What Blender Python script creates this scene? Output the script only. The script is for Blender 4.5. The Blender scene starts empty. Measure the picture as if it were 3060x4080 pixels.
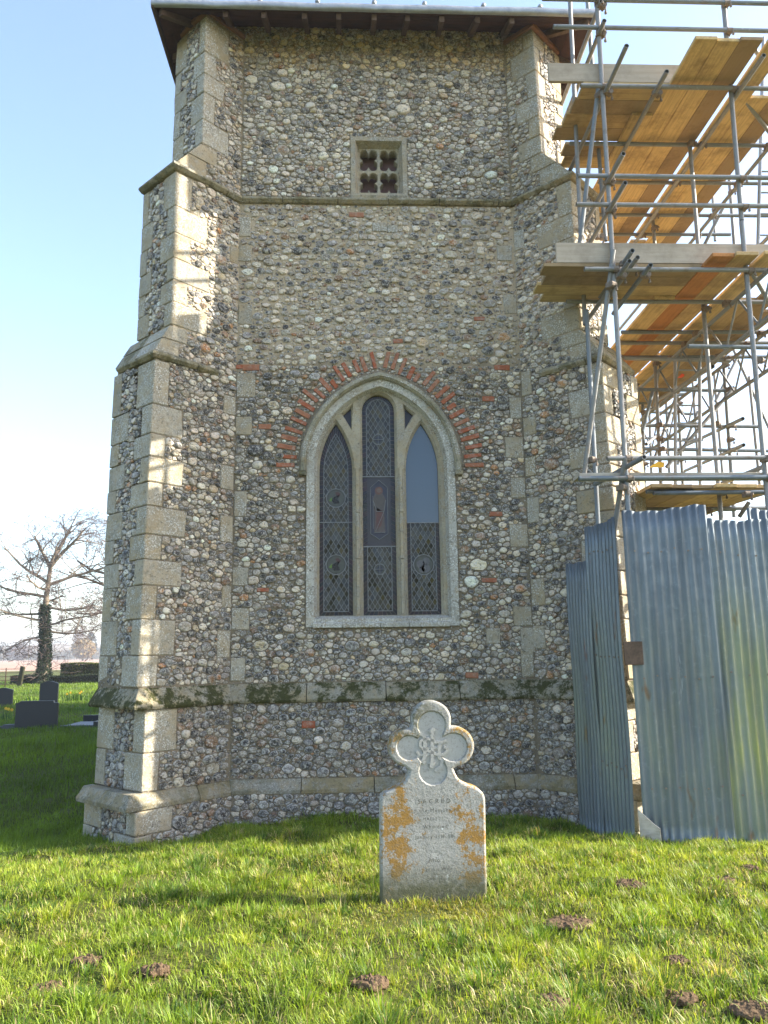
import bpy, bmesh, math, random
import numpy as np
from mathutils import Vector, Matrix
from mathutils.geometry import tessellate_polygon

sc = bpy.context.scene
COL = sc.collection
random.seed(7)
RNG = np.random.default_rng(11)

# ------------------------------------------------------------------ camera
TH, YAW, ROLL, FPX = math.radians(10.4), math.radians(2.6), math.radians(0.8), 3060.0
EYE = np.array([0.0, 0.0, 1.55])
_fw = np.array([math.sin(YAW)*math.cos(TH), math.cos(YAW)*math.cos(TH), math.sin(TH)])
_r0 = np.array([math.cos(YAW), -math.sin(YAW), 0.0]); _u0 = np.cross(_r0, _fw)
_rt = _r0*math.cos(ROLL) - _u0*math.sin(ROLL); _up = np.cross(_rt, _fw)
cam = bpy.data.objects.new('camera', bpy.data.cameras.new('camera'))
COL.objects.link(cam); sc.camera = cam
cam.data.sensor_fit = 'HORIZONTAL'; cam.data.sensor_width = 36.0; cam.data.lens = 36.0
cam.data.clip_start = 0.05; cam.data.clip_end = 6000
cam.matrix_world = Matrix(((_rt[0], _up[0], -_fw[0], EYE[0]), (_rt[1], _up[1], -_fw[1], EYE[1]),
                           (_rt[2], _up[2], -_fw[2], EYE[2]), (0, 0, 0, 1)))

# ------------------------------------------------------------------ light
SUN_EL, SUN_ROT = math.radians(28.5), math.radians(91.0)     # rotation clockwise from +Y
world = bpy.data.worlds.new('World'); sc.world = world; world.use_nodes = True
_nt = world.node_tree
sky = _nt.nodes.new('ShaderNodeTexSky'); sky.sky_type = 'NISHITA'; sky.sun_disc = False
sky.sun_elevation = SUN_EL; sky.sun_rotation = SUN_ROT
sky.air_density = 1.0; sky.dust_density = 1.5; sky.ozone_density = 1.0
_nt.links.new(sky.outputs[0], _nt.nodes['Background'].inputs[0])
_nt.nodes['Background'].inputs[1].default_value = 0.15
sl = bpy.data.lights.new('sun', 'SUN'); sl.energy = 5.0; sl.angle = math.radians(0.5); sl.color = (1.0, 0.93, 0.80)
sun = bpy.data.objects.new('sun', sl); COL.objects.link(sun)
_sd = Vector((math.cos(SUN_EL)*math.sin(SUN_ROT), math.cos(SUN_EL)*math.cos(SUN_ROT), math.sin(SUN_EL)))
sun.rotation_euler = _sd.to_track_quat('Z', 'Y').to_euler(); sun.location = (20, 0, 20)
vs = sc.view_settings
vs.view_transform = 'Standard'; vs.look = 'None'; vs.gamma = 1.0; vs.use_curve_mapping = False
vs.exposure = 1.75
sc.cycles.max_bounces = 5; sc.cycles.diffuse_bounces = 3; sc.cycles.glossy_bounces = 2
sc.cycles.transmission_bounces = 4; sc.cycles.transparent_max_bounces = 8
sc.cycles.use_denoising = True; sc.cycles.volume_bounces = 0

# ------------------------------------------------------------------ helpers
def ray(x, y): return _fw + _rt*((x-1530)/FPX) + _up*((2040-y)/FPX)
def at(x, y, Y):            # photograph point at a known depth -> place in the churchyard
    d = ray(x, y); return EYE + d*(Y/d[1])
def atz(x, y, z):
    d = ray(x, y); return EYE + d*((z-EYE[2])/d[2])

LOC = {}
def link(o, parent, w):
    COL.objects.link(o)
    w = np.array(w, float)
    if parent is not None:
        o.parent = parent; o.location = Vector(w - LOC[parent.name])
    else:
        o.location = Vector(w)
    LOC[o.name] = w
    return o
def tag(o, label, cat, group=None, kind=None):
    if label: o['label'] = label
    if cat: o['category'] = cat
    if group: o['group'] = group
    if kind: o['kind'] = kind
    return o
def thing(name, label, cat, loc, group=None):
    o = bpy.data.objects.new(name, None); o.empty_display_size = 0.2
    link(o, None, loc); return tag(o, label, cat, group)
def part_empty(name, parent, loc):
    o = bpy.data.objects.new(name, None); o.empty_display_size = 0.1
    return link(o, parent, loc)
def mesh(name, V, F, mat, parent=None, col=None, smooth=False, ctr=None, mi=None):
    V = np.asarray(V, float).reshape(-1, 3)
    c = V.mean(0) if ctr is None else np.array(ctr, float)
    me = bpy.data.meshes.new(name)
    me.from_pydata((V-c).tolist(), [], F)
    for m in (mat if isinstance(mat, (list, tuple)) else [mat]): me.materials.append(m)
    if mi is not None: me.polygons.foreach_set('material_index', mi)
    if smooth: me.polygons.foreach_set('use_smooth', [True]*len(me.polygons))
    if col is not None:
        a = me.color_attributes.new('Col', 'FLOAT_COLOR', 'POINT')
        a.data.foreach_set('color', np.asarray(col, np.float32).ravel())
    me.validate(); me.update()
    return link(bpy.data.objects.new(name, me), parent, c)
def bigmesh(name, V, loops, starts, totals, mat, parent=None, col=None, smooth=False, ctr=(0, 0, 0)):
    me = bpy.data.meshes.new(name); c = np.array(ctr, float)
    me.vertices.add(len(V)); me.vertices.foreach_set('co', (np.asarray(V, np.float32)-c.astype(np.float32)).ravel())
    me.loops.add(len(loops)); me.loops.foreach_set('vertex_index', np.asarray(loops, np.int32))
    me.polygons.add(len(starts)); me.polygons.foreach_set('loop_start', np.asarray(starts, np.int32))
    me.polygons.foreach_set('loop_total', np.asarray(totals, np.int32))
    if smooth: me.polygons.foreach_set('use_smooth', np.ones(len(starts), bool))
    me.update(calc_edges=True)
    if col is not None:
        a = me.color_attributes.new('Col', 'FLOAT_COLOR', 'POINT')
        a.data.foreach_set('color', np.asarray(col, np.float32).ravel())
    me.materials.append(mat)
    return link(bpy.data.objects.new(name, me), parent, c)
def tri_mesh(name, V, T, mat, parent=None, col=None, smooth=False, ctr=(0, 0, 0)):
    T = np.asarray(T, np.int32)
    n = len(T); k = T.shape[1]
    return bigmesh(name, V, T.ravel(), np.arange(n)*k, np.full(n, k), mat, parent, col, smooth, ctr)
def prism(poly, ext, bevel=0.0):
    """poly: list of 3-D points (planar), ext: vector; returns V, F of the closed solid, optionally bevelled."""
    n = len(poly); ext = np.array(ext, float)
    P = [np.array(p, float) for p in poly]; Q = [p+ext for p in P]
    F = [list(range(n)), list(range(2*n-1, n-1, -1))]
    for i in range(n):
        j = (i+1) % n; F.append([i, i+n, j+n, j])
    V = P+Q
    # orient outward
    nrm = np.zeros(3)
    for i in range(n): nrm += np.cross(P[i], P[(i+1) % n])
    if np.dot(nrm, ext) > 0: F = [f[::-1] for f in F]
    if bevel > 0: return bevelled(V, F, bevel)
    return V, F
def bevelled(V, F, w, seg=1):
    bm = bmesh.new()
    vs_ = [bm.verts.new(v) for v in V]
    for f in F: bm.faces.new([vs_[i] for i in f])
    bm.normal_update()
    bmesh.ops.bevel(bm, geom=bm.edges[:], offset=w, segments=seg, affect='EDGES', profile=0.6)
    bm.verts.index_update()
    V2 = [tuple(v.co) for v in bm.verts]; F2 = [[v.index for v in f.verts] for f in bm.faces]
    bm.free(); return V2, F2
def boxvf(o, ax, ay, az, bevel=0.0):
    """box from corner o with edge vectors."""
    o, ax, ay, az = (np.array(q, float) for q in (o, ax, ay, az))
    return prism([o, o+ax, o+ax+ay, o+ay], az, bevel)
def join(parts):
    V, F = [], []
    for v, f in parts:
        b = len(V); V.extend([tuple(p) for p in v]); F.extend([[i+b for i in q] for q in f])
    return V, F
def tubevf(p0, p1, r, n=10, r1=None, hollow=False):
    p0, p1 = np.array(p0, float), np.array(p1, float); d = p1-p0; L = np.linalg.norm(d); d /= L
    a = np.cross(d, [0, 0, 1.0]);
    if np.linalg.norm(a) < 1e-3: a = np.array([1.0, 0, 0])
    a /= np.linalg.norm(a); b = np.cross(d, a); r1 = r if r1 is None else r1
    ang = np.arange(n)*2*math.pi/n
    ring = lambda c, q: [c + (a*math.cos(t)+b*math.sin(t))*q for t in ang]
    if not hollow:
        V = ring(p0, r)+ring(p1, r1)
        F = [[i, (i+1) % n, (i+1) % n+n, i+n] for i in range(n)]+[list(range(n))[::-1], list(range(n, 2*n))]
        return V, F
    e = min(0.25, L*0.4); q = r-0.0045
    V = ring(p0+d*e, q)+ring(p0, q)+ring(p0, r)+ring(p1, r)+ring(p1, q)+ring(p1-d*e, q)
    F = []
    for k in range(5):
        for i in range(n):
            j = (i+1) % n; F.append([k*n+i, k*n+j, (k+1)*n+j, (k+1)*n+i])
    F.append(list(range(n))[::-1]); F.append([5*n+i for i in range(n)])
    return V, F
def pathtube(P, R, n=5):
    P = np.array(P, float); m = len(P); V, F = [], []
    for i in range(m):
        d = P[min(i+1, m-1)]-P[max(i-1, 0)]; d = d/(np.linalg.norm(d)+1e-9)
        a = np.cross(d, [0.3, 0.1, 1.0]); a /= (np.linalg.norm(a)+1e-9); b = np.cross(d, a)
        for k in range(n):
            t = 2*math.pi*k/n; V.append(P[i]+(a*math.cos(t)+b*math.sin(t))*R[i])
    for i in range(m-1):
        for k in range(n):
            j = (k+1) % n; F.append([i*n+k, i*n+j, (i+1)*n+j, (i+1)*n+k])
    return V, F
def vnoise(x, y, seed=0):
    x = np.asarray(x, float); y = np.asarray(y, float)
    xi = np.floor(x).astype(np.int64); yi = np.floor(y).astype(np.int64); fx = x-xi; fy = y-yi
    fx = fx*fx*(3-2*fx); fy = fy*fy*(3-2*fy)
    def h(a, b):
        q = (a*374761393 + b*668265263 + seed*974634757) & 0xffffffff
        q = ((q ^ (q >> 13))*1274126177) & 0xffffffff
        return ((q ^ (q >> 16)) & 0xffff)/65535.0
    return (h(xi, yi)*(1-fx)+h(xi+1, yi)*fx)*(1-fy)+(h(xi, yi+1)*(1-fx)+h(xi+1, yi+1)*fx)*fy

# ------------------------------------------------------------------ materials
class M:
    def __init__(s, name, rough=0.8, spec=0.3, metal=0.0):
        s.m = bpy.data.materials.new(name); s.m.use_nodes = True; s.t = s.m.node_tree
        s.b = s.t.nodes['Principled BSDF']
        s.b.inputs['Roughness'].default_value = rough; s.b.inputs['Specular IOR Level'].default_value = spec
        s.b.inputs['Metallic'].default_value = metal
        g = s.t.nodes.new('ShaderNodeNewGeometry'); s.pos = g.outputs['Position']; s.nrm = g.outputs['Normal']
    def n(s, ty, **kw):
        q = s.t.nodes.new(ty)
        for k, v in kw.items(): setattr(q, k, v)
        return q
    def l(s, a, b): s.t.links.new(a, b)
    def put(s, sock, v):
        if hasattr(v, 'is_output'): s.l(v, sock)
        elif isinstance(v, (tuple, list)) and len(v) == 3 and sock.type == 'RGBA': sock.default_value = (*v, 1)
        else: sock.default_value = v
    def vec(s, sx=1, sy=1, sz=1, v=None):
        q = s.n('ShaderNodeMapping'); s.l(v or s.pos, q.inputs[0]); q.inputs['Scale'].default_value = (sx, sy, sz); return q.outputs[0]
    def noise(s, scale, det=3, rough=0.6, v=None, col=False):
        q = s.n('ShaderNodeTexNoise'); s.l(v or s.pos, q.inputs['Vector']); q.inputs['Scale'].default_value = scale
        q.inputs['Detail'].default_value = det; q.inputs['Roughness'].default_value = rough
        return q.outputs[1 if col else 0]
    def vor(s, scale, out='Distance', v=None, feat='F1', rnd=1.0):
        q = s.n('ShaderNodeTexVoronoi', feature=feat); s.l(v or s.pos, q.inputs['Vector']); q.inputs['Scale'].default_value = scale
        q.inputs['Randomness'].default_value = rnd
        return q.outputs[out]
    def ramp(s, f, stops, interp='LINEAR'):
        q = s.n('ShaderNodeValToRGB'); s.l(f, q.inputs[0]); e = q.color_ramp.elements; q.color_ramp.interpolation = interp
        while len(e) < len(stops): e.new(0.5)
        for i, (p, c) in enumerate(stops):
            e[i].position = p; e[i].color = (*c, 1) if isinstance(c, (tuple, list)) else (c, c, c, 1)
        return q.outputs[0]
    def mix(s, f, a, b, mode='MIX'):
        q = s.n('ShaderNodeMix', data_type='RGBA', blend_type=mode)
        s.put(q.inputs[0], f); s.put(q.inputs[6], a); s.put(q.inputs[7], b); return q.outputs[2]
    def math(s, op, a, b=0.0):
        q = s.n('ShaderNodeMath', operation=op); s.put(q.inputs[0], a); s.put(q.inputs[1], b); return q.outputs[0]
    def rand(s): return s.n('ShaderNodeObjectInfo').outputs['Random']
    def attr(s): return s.n('ShaderNodeVertexColor', layer_name='Col').outputs[0]
    def xyz(s, i):
        q = s.n('ShaderNodeSeparateXYZ'); s.l(s.pos, q.inputs[0]); return q.outputs[i]
    def color(s, c): s.put(s.b.inputs['Base Color'], c); return s
    def bump(s, h, strength=0.5, dist=0.01):
        q = s.n('ShaderNodeBump'); s.l(h, q.inputs['Height']); q.inputs['Strength'].default_value = strength
        q.inputs['Distance'].default_value = dist
        if s.b.inputs['Normal'].is_linked: s.l(s.b.inputs['Normal'].links[0].from_socket, q.inputs['Normal'])
        s.l(q.outputs[0], s.b.inputs['Normal']); return s

def mat_stone(name, c1, c2, lichen=0.5, moss=0.0, area=0.47):
    m = M(name, 0.9, 0.15)
    r = m.rand()
    base = m.mix(r, c1, c2)
    n1 = m.noise(2.3, 5, 0.65)
    base = m.mix(m.ramp(n1, [(0.35, 0.0), (0.7, 0.55)]), base, tuple(q*0.62 for q in c1))
    base = m.mix(m.ramp(m.noise(5.2, 7, 0.82), [(0.46, 0.0), (0.56, 0.7)]), base, (0.27, 0.255, 0.215))
    base = m.mix(m.ramp(m.noise(13, 6, 0.8), [(0.55, 0.0), (0.66, 0.75)]), base, (0.17, 0.15, 0.105))
    n2 = m.noise(9, 4, 0.7)
    base = m.mix(m.ramp(n2, [(0.48, 0.0), (0.72, 0.65)]), base, (0.34, 0.25, 0.13))
    base = m.mix(m.ramp(m.noise(120, 3, 0.8), [(0.35, 0.35), (0.5, 0.0)]), base, (0.12, 0.10, 0.07))
    pits = m.ramp(m.noise(34, 4, 0.7), [(0.34, 1.0), (0.41, 0.0)])
    base = m.mix(m.math('MULTIPLY', pits, 0.75), base, (0.07, 0.06, 0.05))
    if lichen > 0:
        sp = m.math('MAXIMUM', m.ramp(m.vor(46), [(0.20, 1.0), (0.32, 0.0)]), m.ramp(m.noise(55, 4, 0.8), [(0.54, 0.0), (0.60, 1.0)]))
        ar = m.ramp(m.noise(2.6, 5, 0.75), [(area, 0.0), (area+0.13, 1.0)])
        base = m.mix(m.math('MULTIPLY', m.math('MULTIPLY', sp, ar), lichen), base, (0.64, 0.63, 0.58))
    if moss > 0:
        mo = m.ramp(m.noise(4.0, 6, 0.8), [(0.52-0.06*moss, 0.0), (0.60-0.06*moss, 1.0)])
        base = m.mix(m.math('MULTIPLY', mo, moss), base, m.mix(m.noise(30, 3), (0.012, 0.016, 0.005), (0.065, 0.068, 0.018)))
    m.color(base)
    m.bump(m.noise(42, 5, 0.75), 0.7, 0.010); m.bump(m.noise(7, 3, 0.6), 0.6, 0.03)
    return m.m
MAT = {}
MAT['quoin'] = mat_stone('quoin_limestone', (0.40, 0.325, 0.205), (0.44, 0.405, 0.33), 0.85, area=0.43)
MAT['dressing'] = mat_stone('window_limestone', (0.46, 0.44, 0.38), (0.48, 0.46, 0.40), 1.0, area=0.38)
MAT['mullion'] = mat_stone('mullion_limestone', (0.40, 0.34, 0.24), (0.42, 0.37, 0.27), 0.45)
MAT['string'] = mat_stone('string_limestone', (0.30, 0.26, 0.16), (0.34, 0.30, 0.20), 0.5, 0.55)
MAT['hood'] = mat_stone('hood_limestone', (0.36, 0.33, 0.24), (0.38, 0.35, 0.26), 0.9, 0.3, area=0.44)
MAT['plinth'] = mat_stone('plinth_limestone', (0.28, 0.26, 0.19), (0.30, 0.25, 0.15), 0.35, 0.95)
MAT['lowplinth'] = mat_stone('low_plinth_limestone', (0.23, 0.215, 0.16), (0.29, 0.225, 0.11), 0.4, 0.35)

m = M('flint_mortar', 0.95, 0.1)
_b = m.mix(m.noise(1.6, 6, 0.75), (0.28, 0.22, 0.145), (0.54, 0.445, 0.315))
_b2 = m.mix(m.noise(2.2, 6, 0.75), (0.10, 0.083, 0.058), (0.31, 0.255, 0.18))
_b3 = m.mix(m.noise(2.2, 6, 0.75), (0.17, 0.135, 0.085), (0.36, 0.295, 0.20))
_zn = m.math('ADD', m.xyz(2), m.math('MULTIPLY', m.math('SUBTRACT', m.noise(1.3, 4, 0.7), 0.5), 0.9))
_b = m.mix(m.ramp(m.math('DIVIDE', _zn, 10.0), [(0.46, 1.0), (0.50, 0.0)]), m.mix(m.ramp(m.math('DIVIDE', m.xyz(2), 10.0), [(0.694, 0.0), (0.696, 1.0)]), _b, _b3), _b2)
_c = m.vor(42, 'Color'); _d = m.vor(42)
_q = m.n('ShaderNodeSeparateColor'); m.l(_c, _q.inputs[0])
_chip = m.ramp(_q.outputs[0], [(0.0, (0.05, 0.05, 0.055)), (0.4, (0.22, 0.21, 0.20)), (0.75, (0.48, 0.46, 0.42)), (1.0, (0.30, 0.20, 0.11))])
_k = m.math('MULTIPLY', m.ramp(_d, [(0.32, 1.0), (0.42, 0.0)]), m.ramp(_q.outputs[1], [(0.45, 0.0), (0.5, 1.0)]))
m.color(m.mix(m.math('MULTIPLY', _k, 0.85), _b, _chip))
m.bump(m.math('MULTIPLY', _k, m.math('SUBTRACT', 0.5, _d)), 0.9, 0.02); m.bump(m.noise(45, 4, 0.7), 0.8, 0.012)
MAT['mortar'] = m.m

m = M('flint', 0.55, 0.35)
_a = m.attr()
_w = m.ramp(m.noise(19, 5, 0.75), [(0.50, 0.0), (0.58, 1.0)])
_k = m.ramp(m.noise(26, 5, 0.75, v=m.vec(1, 1, 1.7)), [(0.54, 0.0), (0.61, 1.0)])
_cc = m.mix(m.math('MULTIPLY', _w, 0.55), _a, (0.62, 0.59, 0.53))
_cc = m.mix(m.math('MULTIPLY', _k, 0.8), _cc, (0.045, 0.047, 0.055))
_cc = m.mix(m.ramp(m.noise(75, 4, 0.75), [(0.54, 0.0), (0.64, 0.6)]), _cc, (0.66, 0.63, 0.57))
m.color(_cc)
m.put(m.b.inputs['Roughness'], m.ramp(m.noise(12, 3), [(0.35, 0.35), (0.65, 0.8)]))
m.bump(m.noise(38, 5, 0.72), 0.75, 0.014)
MAT['flint'] = m.m

m = M('red_brick', 0.9, 0.15)
_b = m.mix(m.rand(), (0.33, 0.095, 0.045), (0.33, 0.15, 0.085))
_b = m.mix(m.ramp(m.noise(22, 4, 0.7), [(0.48, 0.0), (0.66, 0.6)]), _b, (0.38, 0.30, 0.24))
m.color(m.mix(m.ramp(m.noise(8, 4, 0.7), [(0.5, 0.0), (0.75, 0.6)]), _b, (0.16, 0.06, 0.04)))
m.bump(m.noise(50, 4, 0.7), 0.6, 0.006); MAT['brick'] = m.m

def mat_wood(name, c1, c2, dark, grain=(3, 40, 40), wet=0.6, rough=0.8):
    m = M(name, rough, 0.2)
    r = m.ramp(m.rand(), [(0.25, 0.0), (0.75, 1.0)]); b = m.mix(r, c1, c2)
    tc = m.n('ShaderNodeTexCoord'); ob = tc.outputs['Object']
    g = m.noise(1.0, 5, 0.6, v=m.vec(*grain, v=ob))
    b = m.mix(m.ramp(g, [(0.40, 0.0), (0.75, 0.65)]), b, dark)
    st = m.ramp(m.noise(2.6, 5, 0.7), [(0.48, 0.0), (0.68, 1.0)])
    b = m.mix(m.math('MULTIPLY', st, wet), b, tuple(q*0.45 for q in dark))
    m.color(b); m.bump(g, 0.3, 0.003)
    return m.m
MAT['board_y'] = mat_wood('pine_board_along', (0.66, 0.46, 0.21), (0.34, 0.235, 0.13), (0.30, 0.19, 0.09), (40, 2.5, 40), 0.55)
MAT['board_x'] = mat_wood('pine_board_across', (0.54, 0.39, 0.18), (0.30, 0.22, 0.125), (0.27, 0.18, 0.09), (2.5, 40, 40), 0.55)
MAT['board_orange'] = mat_wood('orange_stained_board', (0.48, 0.21, 0.07), (0.48, 0.21, 0.07), (0.30, 0.13, 0.05), (40, 2.5, 40), 0.4)
MAT['toe'] = mat_wood('weathered_toe_board', (0.52, 0.46, 0.38), (0.42, 0.35, 0.27), (0.30, 0.24, 0.17), (2.2, 30, 30), 0.45)
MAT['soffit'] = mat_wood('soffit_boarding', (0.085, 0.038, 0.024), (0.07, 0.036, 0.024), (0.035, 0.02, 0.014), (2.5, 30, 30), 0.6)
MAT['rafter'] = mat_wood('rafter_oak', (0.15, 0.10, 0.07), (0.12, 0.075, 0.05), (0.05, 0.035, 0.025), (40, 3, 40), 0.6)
MAT['plate'] = mat_wood('timber_plate', (0.30, 0.15, 0.06), (0.26, 0.13, 0.06), (0.15, 0.08, 0.04), (3, 30, 30), 0.4)

m = M('roof_lead', 0.55, 0.4, 0.35)
m.color(m.mix(m.noise(7, 4, 0.7), (0.16, 0.175, 0.20), (0.48, 0.50, 0.54))); m.bump(m.noise(9, 3), 0.5, 0.02); MAT['lead'] = m.m
m = M('window_came', 0.6, 0.4, 0.2)
m.color(m.mix(m.noise(30, 3), (0.10, 0.105, 0.11), (0.26, 0.265, 0.265))); MAT['came'] = m.m
m = M('leaded_glass', 0.12, 0.35)
_r = m.rand()
m.color(m.mix(m.ramp(_r, [(0.0, 0.0), (0.86, 0.35), (0.9, 1.0), (1.0, 1.0)]), m.mix(m.ramp(m.math('FRACT', m.math('MULTIPLY', _r, 7.31)), [(0.0, 0.0), (0.6, 0.35), (1.0, 1.0)]), (0.008, 0.010, 0.011), (0.060, 0.064, 0.060)), (0.055, 0.045, 0.012)))
m.bump(m.noise(22, 2), 0.25, 0.01); m.put(m.b.inputs['Roughness'], m.ramp(m.noise(6, 3), [(0.3, 0.06), (0.7, 0.25)])); MAT['glass'] = m.m
m = M('stained_glass', 0.25, 0.3); m.color(m.mix(m.math('MULTIPLY', m.ramp(m.noise(30, 3), [(0.4, 0.0), (0.7, 1.0)]), 0.5), m.attr(), (0.03, 0.03, 0.035)))
m.bump(m.noise(40, 2), 0.3, 0.006); MAT['stained'] = m.m
m = M('plain_glazing', 0.04, 0.6); m.color((0.045, 0.075, 0.115)); MAT['plainglass'] = m.m
m = M('louvre_board', 0.9, 0.1); m.color(m.mix(m.noise(14, 4, 0.7), (0.13, 0.075, 0.07), (0.20, 0.13, 0.12))); MAT['louvre'] = m.m
m = M('dark_void', 1.0, 0.0); m.color((0.01, 0.01, 0.01)); MAT['void'] = m.m

m = M('galvanised_tube', 0.5, 0.4, 0.25)
_c = m.mix(m.rand(), (0.15, 0.18, 0.205), (0.25, 0.24, 0.225))
_c = m.mix(m.ramp(m.noise(9, 5, 0.75), [(0.52, 0.0), (0.72, 0.75)]), _c, (0.15, 0.11, 0.075))
_c = m.mix(m.ramp(m.noise(24, 4, 0.8), [(0.60, 0.0), (0.70, 0.6)]), _c, (0.36, 0.37, 0.37))
m.color(_c); m.bump(m.noise(60, 3), 0.25, 0.002); MAT['tube'] = m.m
m = M('rusty_coupler', 0.75, 0.3, 0.2); m.color(m.mix(m.noise(40, 4, 0.7), (0.10, 0.055, 0.035), (0.32, 0.28, 0.23))); MAT['coupler'] = m.m
m = M('grey_steel_ladder', 0.5, 0.4, 0.3); m.color((0.30, 0.31, 0.33)); MAT['ladder'] = m.m
m = M('orange_netting', 0.9, 0.1); m.color((0.75, 0.10, 0.03)); MAT['net'] = m.m
m = M('yellow_plastic', 0.6, 0.3); m.color((0.75, 0.48, 0.05)); MAT['yellow'] = m.m

def mat_iron(name, tint, algae):
    m = M(name, 0.5, 0.4, 0.4)
    st = m.vec(9, 9, 0.5)
    c = m.mix(m.ramp(m.noise(1.0, 5, 0.7, v=st), [(0.35, 0.0), (0.7, 1.0)]), tint, tuple(q*1.7 for q in tint))
    c = m.mix(m.ramp(m.noise(14, 4, 0.75), [(0.58, 0.0), (0.76, 0.45)]), c, (0.30, 0.33, 0.35))
    c = m.mix(m.ramp(m.noise(1.0, 5, 0.75, v=m.vec(14, 14, 0.9)), [(0.66, 0.0), (0.72, 0.6)]), c, (0.55, 0.57, 0.57))
    c = m.mix(m.math('MULTIPLY', m.ramp(m.noise(1.0, 3, 0.7, v=m.vec(5, 5, 1.6)), [(0.63, 0.0), (0.70, 1.0)]), 0.8), c, (0.13, 0.06, 0.035))
    if algae > 0:
        z = m.xyz(2)
        band = m.math('MULTIPLY', m.ramp(m.math('DIVIDE', z, 3.0), [(0.06, 0.35), (0.22, 1.0), (0.50, 0.55), (0.75, 0.0)]), m.ramp(m.noise(1.0, 4, 0.6, v=m.vec(4, 4, 0.7)), [(0.35, 0.0), (0.62, 1.0)]))
        c = m.mix(m.math('MULTIPLY', band, algae), c, (0.34, 0.36, 0.08))
    m.color(c); m.put(m.b.inputs['Roughness'], m.ramp(m.noise(10, 4, 0.7), [(0.3, 0.34), (0.7, 0.62)]))
    m.bump(m.noise(6, 3), 0.15, 0.02)
    return m.m
MAT['iron'] = mat_iron('galvanised_corrugated_iron', (0.108, 0.128, 0.143), 0.2)
MAT['iron_algae'] = mat_iron('algae_streaked_corrugated_iron', (0.13, 0.155, 0.165), 0.95)

m = M('headstone_limestone', 0.9, 0.15)
_b = m.mix(m.noise(9, 6, 0.78), (0.20, 0.195, 0.17), (0.46, 0.45, 0.42))
_b = m.mix(m.ramp(m.noise(70, 3, 0.7), [(0.36, 0.6), (0.46, 0.0)]), _b, (0.14, 0.13, 0.11))
_z = m.xyz(2)
_zz = m.math('DIVIDE', _z, 1.3)
_sx = m.math('ABSOLUTE', m.math('SUBTRACT', m.xyz(0), 0.535))
_or = m.math('ADD', m.math('ADD', m.noise(7.5, 8, 0.85), m.ramp(m.math('DIVIDE', _sx, 0.4), [(0.2, 0.0), (0.5, 0.10), (0.8, 0.125), (0.95, 0.0)])), m.ramp(_zz, [(0.05, 0.0), (0.13, 0.03), (0.35, 0.04), (0.56, 0.03), (0.64, 0.0), (0.8, 0.0)]))
_b = m.mix(m.ramp(_or, [(0.625, 0.0), (0.645, 0.95)]), _b, m.mix(m.noise(40, 4, 0.7), (0.36, 0.18, 0.022), (0.22, 0.14, 0.05)))
_yl = m.ramp(m.noise(17, 4, 0.7), [(0.62, 0.0), (0.66, 0.8)])
_b = m.mix(m.math('MULTIPLY', _yl, m.ramp(_zz, [(0.7, 0.0), (0.9, 0.8)])), _b, (0.45, 0.38, 0.10))
_wl = m.ramp(m.noise(9, 5, 0.6, v=m.vec(1.2, 1, 1)), [(0.66, 0.0), (0.68, 0.9)])
_b = m.mix(_wl, _b, (0.66, 0.67, 0.64))
_b = m.mix(m.math('MULTIPLY', m.ramp(_zz, [(0.05, 1.0), (0.19, 0.0)]), m.ramp(m.noise(18, 5, 0.75), [(0.3, 0.45), (0.5, 1.0)])), _b, (0.10, 0.10, 0.06))
_dk = m.math('MULTIPLY', m.ramp(m.noise(11, 7, 0.82), [(0.46, 0.0), (0.54, 0.9)]), m.math('MULTIPLY', m.ramp(_zz, [(0.66, 0.0), (0.78, 1.0)]), m.ramp(m.xyz(0), [(0.42, 1.0), (0.62, 0.15)])))
_b = m.mix(_dk, _b, (0.10, 0.095, 0.05))
_b = m.mix(m.ramp(m.noise(26, 6, 0.82), [(0.56, 0.0), (0.64, 0.55)]), _b, (0.17, 0.16, 0.13))
m.color(_b); m.bump(m.noise(80, 4, 0.7), 0.8, 0.005); m.bump(m.noise(16, 4, 0.7), 0.5, 0.014)
MAT['headstone'] = m.m
m = M('headstone_panel', 0.9, 0.15)
_b = m.mix(m.noise(12, 5, 0.7), (0.30, 0.295, 0.27), (0.42, 0.41, 0.38))
m.color(m.mix(m.ramp(m.noise(50, 3, 0.7), [(0.36, 0.5), (0.46, 0.0)]), _b, (0.2, 0.19, 0.17))); m.bump(m.noise(80, 4, 0.7), 0.6, 0.003); MAT['hs_panel'] = m.m
m = M('worn_lettering', 0.95, 0.1); m.color(m.mix(m.ramp(m.noise(16, 3, 0.6), [(0.42, 0.0), (0.6, 1.0)]), (0.06, 0.055, 0.04), (0.20, 0.19, 0.155))); MAT['letter'] = m.m
m = M('black_granite', 0.35, 0.5); m.color(m.mix(m.noise(160, 2), (0.008, 0.009, 0.012), (0.035, 0.037, 0.045))); MAT['granite'] = m.m
m = M('grey_granite', 0.5, 0.4); m.color(m.mix(m.noise(120, 2), (0.06, 0.065, 0.075), (0.14, 0.145, 0.16))); MAT['granite_grey'] = m.m
m = M('grave_gravel', 0.9, 0.2); m.color(m.mix(m.noise(60, 3), (0.10, 0.10, 0.10), (0.42, 0.42, 0.42))); MAT['gravel'] = m.m

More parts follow.
